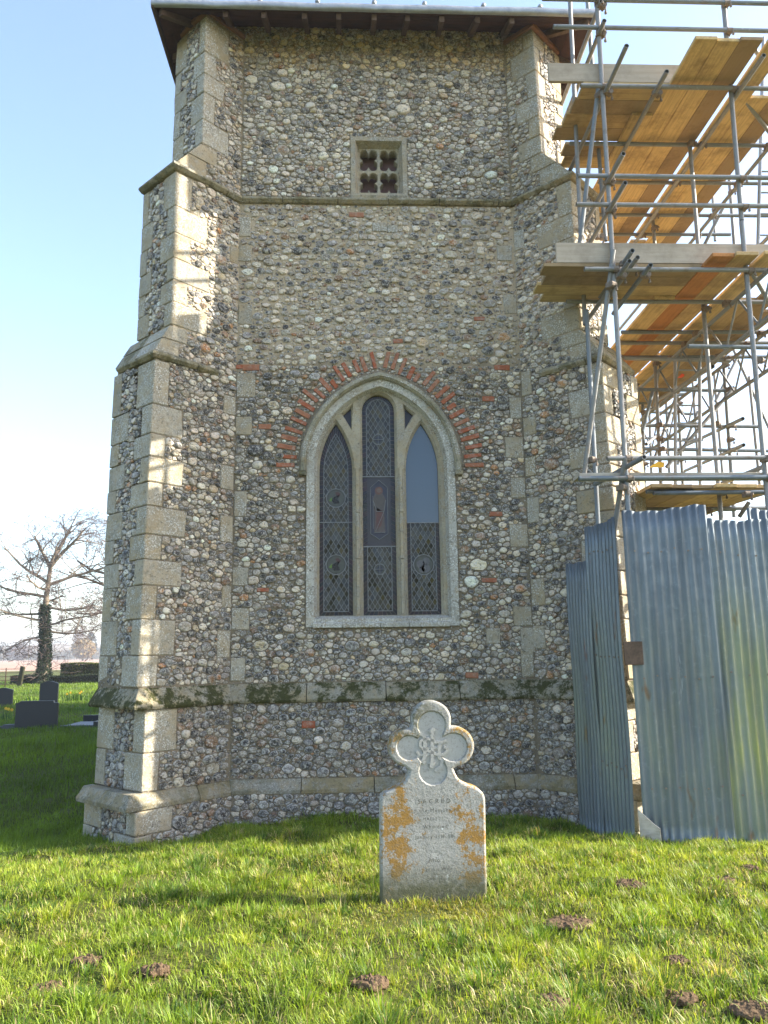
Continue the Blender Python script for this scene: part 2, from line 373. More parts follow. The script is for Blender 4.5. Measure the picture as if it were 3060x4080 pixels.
m = M('soil', 0.95, 0.1)
m.color(m.mix(m.noise(30, 4, 0.7), (0.06, 0.038, 0.023), (0.19, 0.13, 0.08))); m.bump(m.noise(45, 4, 0.7), 0.8, 0.02); MAT['soil'] = m.m
m = M('turf_floor', 0.95, 0.1)
_b = m.mix(m.noise(3, 5, 0.7), (0.045, 0.060, 0.014), (0.10, 0.105, 0.028))
m.color(m.mix(m.ramp(m.noise(11, 5, 0.75), [(0.55, 0.0), (0.7, 0.7)]), _b, (0.15, 0.115, 0.05))); m.bump(m.noise(60, 3), 0.6, 0.02); MAT['turf'] = m.m
m = M('far_field', 0.95, 0.1); m.color(m.mix(m.noise(0.02, 4), (0.30, 0.19, 0.14), (0.36, 0.24, 0.18))); MAT['field'] = m.m
m = M('far_hill', 0.95, 0.1); m.color(m.mix(m.noise(0.02, 5), (0.13, 0.10, 0.08), (0.20, 0.17, 0.13))); MAT['hill'] = m.m
m = M('bark', 0.9, 0.15); m.color(m.mix(m.noise(3, 4, 0.7), (0.11, 0.085, 0.062), (0.27, 0.22, 0.165))); m.bump(m.noise(8, 4), 0.6, 0.03); MAT['bark'] = m.m
m = M('twig', 0.85, 0.15); m.color(m.mix(m.noise(2, 3), (0.10, 0.075, 0.068), (0.17, 0.13, 0.115))); MAT['twig'] = m.m
m = M('rusty_fence', 0.8, 0.2); m.color((0.16, 0.09, 0.06)); MAT['fence'] = m.m

def mat_leaf(name, trans, rough=0.5):
    m = M(name, rough, 0.3)
    a = m.attr()
    m.color(a)
    tr = m.n('ShaderNodeBsdfTranslucent'); m.l(m.mix(1.0, a, (1.15, 1.1, 0.55), 'MULTIPLY'), tr.inputs[0])
    mx = m.n('ShaderNodeMixShader'); mx.inputs[0].default_value = trans
    m.l(m.b.outputs[0], mx.inputs[1]); m.l(tr.outputs[0], mx.inputs[2])
    m.l(mx.outputs[0], m.t.nodes['Material Output'].inputs[0])
    return m.m
MAT['grass'] = mat_leaf('grass_blade', 0.45, 0.45)
MAT['leaf'] = mat_leaf('leaf', 0.3, 0.45)

# ------------------------------------------------------------------ terrain
def height(x, y):
    x = np.asarray(x, float); y = np.asarray(y, float)
    s = lambda a, b, q: np.clip((q-a)/(b-a), 0, 1)**2*(3-2*np.clip((q-a)/(b-a), 0, 1))
    h = -0.13*s(6.3, 8.0, y) - 0.075*s(1.0, 2.3, np.abs(x-0.3))*s(5.6, 7.2, y)*(1-s(9, 14, y))
    h = h - 0.16*s(7.1, 8.6, y)*s(2.35, 3.1, -x)*(1-0.7*s(10, 16, y))
    h = h - 0.06*s(18, 45, y) - 0.15*s(60, 200, y)
    near = (1-s(9, 16, np.hypot(x, y)))
    h = h + near*(0.04*(vnoise(x*1.7+3, y*1.9, 1)-0.5) + 0.085*(vnoise(x*3.7, y*4.2+9, 2)-0.5) + 0.022*(vnoise(x*10, y*11, 3)-0.5))
    h = h + (1-near)*0.10*(vnoise(x*0.25, y*0.25, 4)-0.5)
    e_ = np.exp(-(((x-0.60)/0.6)**4+((y-5.15)/0.35)**4)); h = h*(1-e_) - 0.015*e_
    return h
def axis(lo, hi, fine0, fine1, step, grow=1.22, cap=90):
    a = list(np.arange(fine0, fine1+1e-6, step)); s = step
    while a[-1] < hi: s = min(s*grow, cap); a.append(a[-1]+s)
    s = step
    while a[0] > lo: s = min(s*grow, cap); a.insert(0, a[0]-s)
    return np.array(a)
gx = axis(-1500, 1500, -5.0, 5.0, 0.05); gy = axis(-400, 3000, 2.4, 9.0, 0.05)
GX, GY = np.meshgrid(gx, gy); GZ = height(GX, GY)
nx, ny = len(gx), len(gy); I = np.arange(nx*ny).reshape(ny, nx)
Q = np.stack([I[:-1, :-1], I[:-1, 1:], I[1:, 1:], I[1:, :-1]], -1).reshape(-1, 4)
tag(tri_mesh('ground', np.stack([GX, GY, GZ], -1).reshape(-1, 3), Q, MAT['turf'], smooth=True),
    'rough churchyard turf sloping to the tower foot', 'ground', kind='structure')

# ------------------------------------------------------------------ church tower
YW = 8.5; XL, XR = -1.296, 2.011; XC = 0.358
Z0 = -0.45
R2 = math.sqrt(0.5)
tower = thing('church_tower', 'flint church tower with stepped diagonal buttresses and traceried window', 'church tower', (XC, YW, -0.1))
wall = None
class Face:
    """flat piece of walling: point(u, z, d) = origin + u*U + z*Zdir + d*N"""
    def __init__(s, o, U, N): s.o = np.array([o[0], o[1], 0.0]); s.U = np.array([U[0], U[1], 0.0]); s.N = np.array([N[0], N[1], 0.0]); s.st = []; s.grid = {}; s.rects = []
    def p(s, u, z, d=0.0): return s.o + s.U*u + np.array([0, 0, z]) + s.N*d
ASP = 1.36; CELL = 0.11
def pack(face, ub, zb, sizes, ok=None, fill=1.0):
    """dart-throw stones of falling size; ub = (u0,u1) or callables of z, zb = (z0,z1)"""
    u0, u1 = ub; z0, z1 = zb
    lo = u0 if not callable(u0) else min(u0(z) for z in np.linspace(z0, z1, 40))
    hi = u1 if not callable(u1) else max(u1(z) for z in np.linspace(z0, z1, 40))
    A = (hi-lo)*(z1-z0)
    for (r, dens, gap) in sizes:
        n = int(A*dens*fill/(r*r*3.2))+4
        U = RNG.uniform(lo, hi, n); Z = RNG.uniform(z0, z1, n); R = r*RNG.uniform(0.82, 1.2, n)
        if r > 0.03:          # the bigger flints lie in rough courses that wander along the wall
            ch = 0.088; ph = 0.045*(vnoise(U*1.3+z0, Z*0.0+3.0, 41)-0.5)*2
            Zc = (np.floor((Z-ph)/ch)+0.5)*ch+ph+RNG.normal(0, 0.013, n); Z = np.where(RNG.random(n) < 0.85, Zc, Z)
        mk = (Z-R*0.8 > z0) & (Z+R*0.8 < z1)
        L0 = np.array([u0(z) for z in Z]) if callable(u0) else u0
        L1 = np.array([u1(z) for z in Z]) if callable(u1) else u1
        mk &= (U-R > L0) & (U+R < L1)
        for (a, b, c, d) in face.rects:
            mk &= ~((U > a-R*0.92) & (U < b+R*0.92) & (Z > c-R*0.8) & (Z < d+R*0.8))
        if ok is not None: mk &= ok(U, Z, R)
        for u, z, q in zip(U[mk], Z[mk], R[mk]):
            v = z*ASP; ci, cj = int(u//CELL), int(v//CELL); good = True
            rngc = (-1, 0, 1) if r < 0.035 else (-2, -1, 0, 1, 2)
            for i in (ci+q_ for q_ in rngc):
                for j in (cj+q_ for q_ in rngc):
                    for k in face.grid.get((i, j), ()):
                        a = face.st[k]; m_ = (a[2]+q)*0.93+gap
                        if (a[0]-u)**2+(a[1]*ASP-v)**2 < m_*m_: good = False; break
                    if not good: break
                if not good: break
            if good:
                face.grid.setdefault((ci, cj), []).append(len(face.st)); face.st.append((u, z, q))
FLINTS = []     # (verts, colour, size, tag)
PAL = {'w': (0.50, 0.465, 0.405), 'g': (0.29, 0.27, 0.24), 'b': (0.20, 0.20, 0.205), 'd': (0.042, 0.041, 0.042), 'n': (0.21, 0.14, 0.09), 'o': (0.33, 0.18, 0.08), 'y': (0.43, 0.36, 0.245), 'c': (0.68, 0.645, 0.58)}
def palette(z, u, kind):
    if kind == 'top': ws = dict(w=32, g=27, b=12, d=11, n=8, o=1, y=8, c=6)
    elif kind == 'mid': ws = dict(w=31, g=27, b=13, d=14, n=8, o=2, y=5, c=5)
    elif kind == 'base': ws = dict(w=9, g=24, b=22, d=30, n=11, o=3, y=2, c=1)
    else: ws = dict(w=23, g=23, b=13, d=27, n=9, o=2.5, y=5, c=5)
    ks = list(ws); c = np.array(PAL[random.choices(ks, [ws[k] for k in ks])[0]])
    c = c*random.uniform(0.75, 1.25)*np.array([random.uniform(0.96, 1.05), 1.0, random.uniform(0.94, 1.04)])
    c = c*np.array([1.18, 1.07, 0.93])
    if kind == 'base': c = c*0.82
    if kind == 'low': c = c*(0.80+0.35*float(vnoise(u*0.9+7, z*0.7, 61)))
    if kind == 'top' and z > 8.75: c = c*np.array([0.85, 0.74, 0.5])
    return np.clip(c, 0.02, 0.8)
KD = 12; TT = np.arange(KD)*2*math.pi/KD
def shape_face(face, kindf, owner, hs=1.0, extra=()):
    RX = np.array(list(face.rects)+list(extra)+[(-99, -98, -99, -98)], float)
    for idx, (u, z, r) in enumerate(face.st):
        kd = kindf(z)
        v = z*ASP; ci, cj = int(u//CELL), int(v//CELL)
        th = TT+random.uniform(0, 0.5)
        ct, s_ = np.cos(th), np.sin(th)
        gr = {'mid': 1.16, 'top': 1.45}.get(kd, 1.62)
        if face is front and abs(u-XC) < WA+0.42 and WZB-0.1 < z < WZS+WH+0.45: gr = min(gr, 1.06)
        el = random.uniform(-0.16, 0.26); rot = random.uniform(-0.6, 0.6); sq = random.uniform(2.2, 5.0); tr_ = random.uniform(-0.5, 0.5)
        R = r*(gr+el*np.cos(2*(th-rot))+0.12*np.cos(3*th+random.uniform(0, 6.28))*random.random()+0.13*RNG.standard_normal(KD))*(np.abs(np.cos(th-tr_))**sq+np.abs(np.sin(th-tr_))**sq)**(-1/sq)*0.93
        for i in (ci-2, ci-1, ci, ci+1, ci+2):
            for j in (cj-2, cj-1, cj, cj+1, cj+2):
                for k in face.grid.get((i, j), ()):
                    if k == idx: continue
                    a = face.st[k]; pu, pv = a[0]-u, a[1]*ASP-v; d2 = pu*pu+pv*pv
                    if d2 > (1.5*(r+a[2]))**2: continue
                    dot = ct*pu+s_*pv
                    lim = np.where(dot > 1e-6, (d2+r*r-a[2]**2)/(2*np.maximum(dot, 1e-6))-0.0045, 9)
                    R = np.minimum(R, lim)
        near = RX[(RX[:, 0] < u+0.2) & (RX[:, 1] > u-0.2) & (RX[:, 2] < z+0.2) & (RX[:, 3] > z-0.2)]
        for (x0, x1, y0, y1) in near:
            with np.errstate(divide='ignore', invalid='ignore'):
                ta, tb = (x0-u)/ct, (x1-u)/ct; tc, td = (y0*ASP-v)/s_, (y1*ASP-v)/s_
            lo = np.maximum(np.minimum(ta, tb), np.minimum(tc, td)); hi = np.minimum(np.maximum(ta, tb), np.maximum(tc, td))
            R = np.where((lo < hi) & (lo > 0), np.minimum(R, lo-0.004), R)
        R = np.maximum(R, r*0.42); R = 0.92*R+0.04*(np.roll(R, 1)+np.roll(R, -1))
        h = hs*min(r, 0.05)*random.uniform(0.30, 0.72)
        flat = random.random() < 0.5
        prof = [(1.0, -0.012), (0.95, 0.66*h if flat else 0.45*h), (0.76, 0.95*h if flat else 0.80*h), (0.40, h)]
        tx, tz = random.uniform(-0.22, 0.22), random.uniform(-0.22, 0.22)
        core = palette(z, u, kd); q_ = random.random()
        if core.mean() < 0.13: rim = core+(np.array([0.50, 0.48, 0.44])-core)*random.choice([0.1, 0.5, 0.9])
        elif q_ < 0.35: rim = core*random.uniform(0.35, 0.6)
        elif q_ < 0.6: rim = core+(np.array([0.55, 0.52, 0.46])-core)*0.7
        else: rim = core*random.uniform(0.85, 1.1)
        V = []; C = []
        wob = np.array([random.uniform(0, 1) for _ in range(KD)])
        for ri, (f, hh) in enumerate(prof):
            for q in range(KD):
                du, dz = R[q]*f*ct[q], R[q]*f*s_[q]/ASP
                V.append(face.p(u+du, z+dz, hh+((du*tx+dz*tz)+0.085*r*random.uniform(-1, 1) if hh > 0 else 0)))
                w_ = (1.0, 0.85, 0.35*wob[q]*1.6, 0.0)[ri]; C.append(core*(1-w_)+rim*w_)
        V.append(face.p(u, z, h*1.02)); C.append(core)
        FLINTS.append((np.array(V), np.clip(np.array(C), 0.015, 0.8), r*random.uniform(0.96, 1.04), owner))
FF = []
for k in range(3):
    for q in range(KD): FF.append([k*KD+q, k*KD+(q+1) % KD, (k+1)*KD+(q+1) % KD, (k+1)*KD+q])
for q in range(KD): FF.append([3*KD+q, 3*KD+(q+1) % KD, 4*KD])

front = Face((0, YW), (1, 0), (0, -1))

# --- outlines of the three-light window (X, Z) on the wall
def arch(xc, a, zs, h, n=14):
    """pointed arch outline from right springing over the apex to left springing"""
    R = (a*a+h*h)/(2*a); c = a-R; t1 = math.atan2(h, -c) if c < 0 else math.atan2(h, -c)
    right = [(xc+c+R*math.cos(t), zs+R*math.sin(t)) for t in np.linspace(0, math.asin(min(1, h/R)) if c <= 0 else math.pi-math.asin(min(1, h/R)), n)]
    right[-1] = (xc, zs+h)
    return right+[(2*xc-x, z) for x, z in right[-2::-1]]
def light(xl, xr, zb, zs, h, n=14):
    xc, a = (xl+xr)/2, (xr-xl)/2
    return [(xl, zb), (xr, zb)]+arch(xc, a, zs, h, n)
def offset(poly, d):
    """move a counter-clockwise polygon outwards by d"""
    P = np.array(poly, float); n = len(P); out = []
    for i in range(n):
        a, b, c = P[i-1], P[i], P[(i+1) % n]
        e1 = (b-a)/(np.linalg.norm(b-a)+1e-9); e2 = (c-b)/(np.linalg.norm(c-b)+1e-9)
        n1 = np.array([e1[1], -e1[0]]); n2 = np.array([e2[1], -e2[0]])
        q = n1+n2; q = q/max(0.35, np.dot(q, q)/2) if np.dot(q, q) > 1e-6 else n1
        out.append(tuple(b+q*d))
    return out
def pxz(x, y, Y=8.5): p = at(x, y, Y); return float(p[0]), float(p[2])
WA = 0.842                                        # half width over the jambs
WZB, WZS = pxz(1520, 2496)[1], pxz(1520, 1862)[1]
WH = pxz(1517, 1512)[1]-WZS
OUT = [(XC-WA, WZB), (XC+WA, WZB)]+arch(XC, WA, WZS, WH, 22)
RO = (WA*WA+WH*WH)/(2*WA); CO = WA-RO             # arch circle radius and centre offset
def win_ok(U, Z, R, extra=0.10):
    dx = np.abs(U-XC); rr = R*0.9
    low = (Z < WZS) & (dx < WA+0.01+rr) & (Z > WZB-0.02-rr)
    up = (Z >= WZS) & (np.hypot(dx-CO, Z-WZS) < RO+extra+rr)
    return ~(low | up)
# radial bricks over the hood
BR = []
half = []
for i in range(18):
    t = 0.0 + i*0.052
    rr = RO+0.115
    if t > math.asin(min(1, (WH+0.1)/rr)): break
    half.append((CO+rr*math.cos(t), WZS-0.02+rr*math.sin(t), t))
nb = 17
tmax = math.acos(min(1, (-CO+0.03)/(RO+0.2)))
for sgn in (1, -1):
    for i in range(nb):
        t = 0.02+tmax*(i+random.uniform(-0.12, 0.12))/(nb-0.4)
        if t < 0: t = 0.0
        r0 = RO+0.115+random.uniform(0, 0.012); ln = random.choice([0.2, 0.21, 0.19, 0.16, 0.11, 0.22]); r0 += random.choice([0, 0, 0.015, 0.03])
        BR.append((XC+sgn*(CO+r0*math.cos(t)), WZS+r0*math.sin(t), sgn*math.cos(t), math.sin(t), ln, random.uniform(0.042, 0.056)))
def brick_ok(U, Z, R):
    mk = np.ones(len(U), bool)
    for (x, z, cx, cz, ln, th) in BR:
        a = (U-x)*cx+(Z-z)*cz; b = np.abs(-(U-x)*cz+(Z-z)*cx)
        mk &= ~((a > -R*0.7) & (a < ln+R*0.7) & (b < th/2+R*0.75))
    return mk
# other single stones and bricks seen in the flintwork (photo px: x, y, w, h)
SB = [(1420, 857, 60, 18), (1000, 1465, 66, 24), (960, 1462, 40, 18), (1945, 1590, 48, 20), (1975, 2048, 52, 18), (1948, 2312, 60, 18), (1048, 2350, 46, 15), (2000, 1465, 60, 20), (1910, 1270, 42, 16), (1055, 1700, 50, 20), (1880, 2690, 50, 24), (1230, 2885, 52, 30), (1585, 1360, 40, 16)]
ST = [(965, 905, 70, 76), (970, 1010, 66, 60), (1512, 905, 56, 34), (2010, 1010, 56, 60), (1565, 912, 40, 30), (1965, 2535, 52, 60), (2105, 2550, 54, 96)]
sq0 = pxz(1397, 547); sq1 = pxz(1624, 790)        # little square window
for (x, y, w, h) in SB+ST:
    a = pxz(x-w/2, y+h/2); b = pxz(x+w/2, y-h/2); front.rects.append((a[0], b[0], a[1], b[1]))
front.rects.append((sq0[0]-0.0, sq1[0]+0.0, sq1[1], sq0[1]))

# --- buttress frames
PROF_L = [(0.80, 0.13), (0.735, 0.27), (0.735, 1.05), (0.775, 1.25), (0.745, 4.64), (0.745, 4.72), (0.62, 5.06), (0.63, 6.90), (0.63, 6.985), (0.40, 7.40), (0.40, 9.16)]
PROF_R = [(0.80, 0.13), (0.735, 0.27), (0.735, 1.05), (0.765, 1.25), (0.72, 4.64), (0.72, 4.72), (0.555, 5.06), (0.56, 6.90), (0.56, 6.985), (0.31, 7.42), (0.29, 9.16)]
class But:
    def __init__(s, side):
        s.sg = -1 if side == 'L' else 1
        s.I = np.array([XL if side == 'L' else XR, YW, 0.0])
        s.D = np.array([s.sg*R2, -R2, 0.0]); s.N = np.array([-s.sg*R2, -R2, 0.0]); s.Wd = -s.N
        s.pr = PROF_L if side == 'L' else PROF_R
        s.side = Face(s.I, s.D, s.N)
    def t(s, z):
        P = [(s.pr[0][0], -1.0)]+s.pr
        return float(np.interp(z, [q[1] for q in P], [q[0] for q in P]))
    def L(s, z): return s.t(z)*math.sqrt(2)
    def W(s, z):   # width of the end face
        return math.sqrt(2)*float(np.interp(z, [-1, 1.0, 1.3, 4.68, 4.7, 6.95, 7.0, 9.2], [0.60, 0.58, 0.55, 0.575, 0.49, 0.48, 0.44, 0.43]))
    def pt(s, l, w, z): return s.I+s.D*l+s.Wd*w+np.array([0, 0, z])
BL, BRT = But('L'), But('R')

def block(name, parent, P4, nrm, depth=0.12, mat='quoin', bev=0.007, proud=0.010):
    """stone with face polygon P4 on the wall surface, pushed proud along nrm"""
    nrm = np.array(nrm, float)
    P = [np.array(p)+nrm*(proud+random.uniform(-0.003, 0.004))+np.array([random.uniform(-0.004, 0.004), 0, random.uniform(-0.004, 0.004)]) for p in P4]
    V, F = prism(P, -nrm*depth, bev)
    return mesh(name, V, F, MAT[mat], parent)

# --- mortar core of the front wall, with the openings left out
def sheet_with_holes(name, outer, holes, Y, mat, parent, thick=None):
    loops = [outer]+holes
    pts = [p for lp in loops for p in lp]
    T = tessellate_polygon([[Vector((x, z, 0)) for x, z in lp] for lp in loops])
    V = [(x, Y, z) for x, z in pts]
    F = []
    for t in T:
        a, b, c = (np.array(V[i]) for i in t); n = np.cross(b-a, c-a)
        F.append(list(t) if n[1] < 0 else list(t)[::-1])
    if thick:
        n = len(V); V = V+[(x, Y+thick, z) for x, z in pts]; k = 0
        for lp in loops:
            m_ = len(lp)
            for i in range(m_):
                a, b = k+i, k+(i+1) % m_; F.append([a, b, b+n, a+n])
            k += m_
    return V, F
hole_w = offset(OUT, -0.03); hole_s = [(sq0[0]+0.03, sq1[1]+0.03), (sq1[0]-0.03, sq1[1]+0.03), (sq1[0]-0.03, sq0[1]-0.03), (sq0[0]+0.03, sq0[1]-0.03)]
xl, xr = XL-0.44, XR+0.44; YB = 12.9; ZT = 9.42
parts = [sheet_with_holes('w', [(xl, 1.05), (xr, 1.05), (xr, ZT), (xl, ZT)], [hole_w, hole_s], YW, None, None, 0.3)]
parts.append(boxvf((xl, YW-0.06, 0.13), (xr-xl, 0, 0), (0, 0.3, 0), (0, 0, 0.93)))
parts.append(boxvf((xl, YW-0.13, Z0), (xr-xl, 0, 0), (0, 0.3, 0), (0, 0, 0.59)))
parts.append(boxvf((xl, YW+0.31, Z0), (0.5, 0, 0), (0, YB-YW-0.31, 0), (0, 0, ZT-Z0)))
parts.append(boxvf((xr-0.5, YW+0.31, Z0), (0.5, 0, 0), (0, YB-YW-0.31, 0), (0, 0, ZT-Z0)))
parts.append(boxvf((xl+0.51, YB-0.5, Z0), (xr-xl-1.02, 0, 0), (0, 0.5, 0), (0, 0, ZT-Z0)))
V, F = join(parts)
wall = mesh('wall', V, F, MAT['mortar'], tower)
tag(wall, 'mortared flint front wall of the tower', None)

# --- buttress cores
buts = {}
for nm, B in (('L', BL), ('R', BRT)):
    pr = [(0.0, Z0), (0.80, Z0)]+B.pr+[(0.0, 9.16)]
    parts = []
    zs = [Z0]+[z for _, z in B.pr]
    # stack of extruded stages so that each keeps its own width
    stages = [(Z0, 0.13), (0.13, 1.05), (1.05, 4.70), (4.70, 6.96), (6.96, 9.16)]
    for a, b in stages:
        pts = [(B.L(a+1e-4), a)]+[(t_*math.sqrt(2), z) for t_, z in B.pr if a+1e-3 < z < b-1e-3]+[(B.L(b-1e-4), b)]
        W = B.W((a+b)/2); w0 = -0.13 if b < 0.2 else (-0.06 if b < 1.1 else 0.0)
        poly = [B.pt(-0.3, w0, a)]+[B.pt(l-0.012, w0, z) for l, z in pts]+[B.pt(-0.3, w0, b)]
        parts.append(prism(poly, B.Wd*(W-w0)))
    V, F = join(parts)
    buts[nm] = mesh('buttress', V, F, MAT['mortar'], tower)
    tag(buts[nm], 'stepped diagonal buttress on the %s corner' % ('open left' if nm == 'L' else 'scaffolded right'), None)

# --- quoins
ENDF = {}
def add_quoins(B, own):
    stages = [(-0.40, 0.13, 0.13), (0.275, 1.045, 0.06), (1.25, 4.63, 0.0), (5.07, 6.90, 0.0), (7.42, 9.12, 0.0)]
    ef = {}
    k = 0
    for si, (a, b, off) in enumerate(stages):
        z = a; hs = []
        while z < b-0.12:
            h = random.uniform(0.24, 0.36)
            if b-(z+h) < 0.17: h = b-z
            hs.append((z, min(z+h, b))); z += h
        L0 = B.L((a+b)/2); W = B.W((a+b)/2)
        E = Face(B.pt(L0, -off, 0), B.Wd, B.D); ENDF[(own, si)] = (E, W+off, a, b)
        for (z0, z1) in hs:
            k += 1; long_ = k % 2 == 0
            la = (random.uniform(0.36, 0.47) if long_ else random.uniform(0.15, 0.21))*(0.8 if si == 4 else 1)
            lb = (random.uniform(0.14, 0.19) if long_ else random.uniform(0.28, 0.36))*(0.75 if si >= 3 else 1)
            g = 0.004; pd = 0.010+random.uniform(-0.003, 0.004)
            l0, l1 = B.L(z0), B.L(z1)
            def ring(z, l):
                sd = -off-pd; return [B.pt(l-la, sd, z), B.pt(l+pd, sd, z), B.pt(l+pd, lb-off, z), B.pt(l-0.13, lb-off, z), B.pt(l-0.13, -off+0.12, z), B.pt(l-la, -off+0.12, z)]
            P, Qr = ring(z0+g, l0), ring(z1-g, l1); P = [p+np.array([0, 0, random.uniform(-0.003, 0.006)]) for p in P]; Qr = [p+np.array([0, 0, random.uniform(-0.006, 0.003)]) for p in Qr]
            ja, jb = B.D*random.uniform(-0.02, 0.02), B.D*random.uniform(-0.02, 0.02); P[0] = P[0]+ja; Qr[0] = Qr[0]+jb; P[1] = P[1]-B.D*random.uniform(0, 0.008); Qr[1] = Qr[1]-B.D*random.uniform(0, 0.008)
            n = 6; F = [list(range(n)), list(range(2*n-1, n-1, -1))]+[[i, i+n, (i+1) % n+n, (i+1) % n] for i in range(n)]
            if B.sg < 0: F = [f[::-1] for f in F]
            V, F = bevelled(P+Qr, F, 0.009)
            mesh('quoin_stone', V, F, MAT['quoin'], buts[own])
            B.side.rects.append((min(l0, l1)-la, 9, z0, z1))
            E.rects.append((-9, lb, z0, z1))
            # far edge of the end face
            lc = (0.33 if lb < 0.2 else 0.17)*(0.75 if si >= 3 else 1)*random.uniform(0.9, 1.1)
            if (W+off) - lb - lc < 0.06: lc = (W+off)-lb-0.008
            a0 = W+off-lc; l = min(l0, l1)
            block('quoin_stone', buts[own], [E.p(a0, z0+g), E.p(W+off, z0+g), E.p(W+off, z1-g), E.p(a0, z1-g)], B.D, 0.14)
            E.rects.append((a0, 9, z0, z1))
add_quoins(BL, 'L'); add_quoins(BRT, 'R')

# --- weathered set-off slopes on the buttresses
def weathering(B, own, za, zb, la_in):
    l0, l1 = B.L(za), B.L(zb); W = B.W(za-0.1)
    n = 2
    for i in range(n):
        f0, f1 = i/n, (i+1)/n
        zA, zB = za+(zb-za)*f0+0.004, za+(zb-za)*f1-0.004
        lA, lB = l0+(l1-l0)*f0+0.016, l0+(l1-l0)*f1+0.016
        inn = lB-la_in*random.uniform(0.8, 1.2)
        poly = [B.pt(lA, -0.012, zA), B.pt(lB, -0.012, zB), B.pt(inn, -0.012, zB), B.pt(inn, -0.012, zA)]
        w = 0.0
        for q in range(2):
            ww = W/2+0.01
            V, F = prism([p+B.Wd*(w+(0.004 if q else 0)) for p in poly], B.Wd*(ww-0.006), 0.006)
            mesh('weathering_stone', V, F, MAT['quoin' if q == 0 else 'string'], buts[own]); w += ww
        B.side.rects.append((inn, 9, zA, zB))
weathering(BL, 'L', 4.725, 5.06, 0.22); weathering(BL, 'L', 6.99, 7.40, 0.2)
weathering(BRT, 'R', 4.725, 5.06, 0.22); weathering(BRT, 'R', 6.99, 7.42, 0.2)

# --- long-and-short stones in the inner corners
def inner_stones(B, own, zlist):
    for i, (z0, z1) in enumerate(zlist):
        w = random.uniform(0.14, 0.22)
        if i % 2 == 0:
            u0, u1 = (XL+0.005, XL+w) if own == 'L' else (XR-w, XR-0.005)
            block('corner_stone', wall, [front.p(u0, z0), front.p(u1, z0), front.p(u1, z1), front.p(u0, z1)], (0, -1, 0))
            front.rects.append((u0, u1, z0, z1))
        else:
            w *= 0.95
            block('corner_stone', buts[own], [B.side.p(0.012, z0), B.side.p(w, z0), B.side.p(w, z1), B.side.p(0.012, z1)], B.N)
            B.side.rects.append((-1, w, z0, z1))
def zrun(a, b, skip=0.12):
    out = []; z = a
    while z < b:
        h = random.uniform(0.20, 0.30)
        if random.random() > skip: out.append((z+0.004, z+h-0.004))
        else: z += random.uniform(0.0, 0.12)
        z += h
    return out
inner_stones(BL, 'L', zrun(1.27, 4.55)); inner_stones(BRT, 'R', zrun(1.27, 4.75))
inner_stones(BL, 'L', [(5.35, 5.6), (6.1, 6.3)]); inner_stones(BRT, 'R', [(5.5, 5.75), (6.3, 6.55)])

# --- courses that run round wall and buttresses
def course(name, z_at, prof, mat, lens, end_at, wallpart=True, side_from=0.0, label=None, off=0.0):
    """prof: (out, z) points, closed polygon; swept along far-left end face, side, wall, side, end face"""
    root = part_empty(name, tower, (XC, YW, z_at))
    if label: root['label'] = label
    def pts(B):
        l = B.L(z_at); W = B.W(z_at)
        return B.pt(l, W, 0), B.pt(l, 0, 0), B.pt(side_from, 0, 0)
    runs = []
    a, b, c = pts(BL); d, e, f = pts(BRT)
    if wallpart: runs.append([a, b, c, f, e, d])
    else: runs.append([a, b, c]); runs.append([f, e, d])
    for R_ in runs:
        n = len(R_); nr = []
        for i in range(n-1):
            t = R_[i+1]-R_[i]; t = t/np.linalg.norm(t); nr.append(np.array([t[1], -t[0], 0]))
        # all normals must face the viewer's side
        nr = [q if np.dot(q, np.array([0, -1, 0])) > 0 else -q for q in nr]
        def mitre(i, o):
            if i == 0: return R_[0]+nr[0]*o
            if i == n-1: return R_[-1]+nr[-1]*o
            q = nr[i-1]+nr[i]; return R_[i]+q*(o*2/np.dot(q, q))
        for i in range(n-1):
            Ls = np.linalg.norm(R_[i+1]-R_[i]); cuts = [0.0]
            while Ls-cuts[-1] > lens*1.35: cuts.append(cuts[-1]+lens*random.uniform(0.8, 1.2))
            cuts.append(Ls)
            for k in range(len(cuts)-1):
                s0, s1 = cuts[k]/Ls, cuts[k+1]/Ls; g = 0.004/Ls; jit = random.uniform(-0.004, 0.004); jz = random.uniform(-0.004, 0.004)
                A, Bv = [], []
                for (o, z) in prof:
                    o = o+off+(jit if o > 0.005 else 0)
                    m0, m1 = mitre(i, o), mitre(i+1, o)
                    q0 = m0 if k == 0 else R_[i]+(R_[i+1]-R_[i])*(s0+g)+nr[i]*o
                    q1 = m1 if k == len(cuts)-2 else R_[i]+(R_[i+1]-R_[i])*(s1-g)+nr[i]*o
                    A.append(q0+np.array([0, 0, z+jz])); Bv.append(q1+np.array([0, 0, z+jz]))
                m_ = len(prof); F = [list(range(m_)), list(range(2*m_-1, m_-1, -1))]+[[x, x+m_, (x+1) % m_+m_, (x+1) % m_] for x in range(m_)]
                F = [f_[::-1] for f_ in F]
                V, F = bevelled(A+Bv, F, 0.004)
                mesh('course_stone', V, F, MAT[mat], root)
    return root
course('string_course', 6.93, [(-0.05, 6.895), (0.035, 6.90), (0.075, 6.93), (0.075, 6.955), (0.0, 7.0), (-0.05, 7.0)], 'string', 0.62, None, label='weathered moulded string course below the square window')
course('drip_course', 4.70, [(-0.05, 4.63), (0.03, 4.635), (0.065, 4.665), (0.065, 4.69), (0.0, 4.735), (-0.05, 4.735)], 'string', 0.5, None, wallpart=False, side_from=0.28, label='mossy drip mould under the buttress set-off')
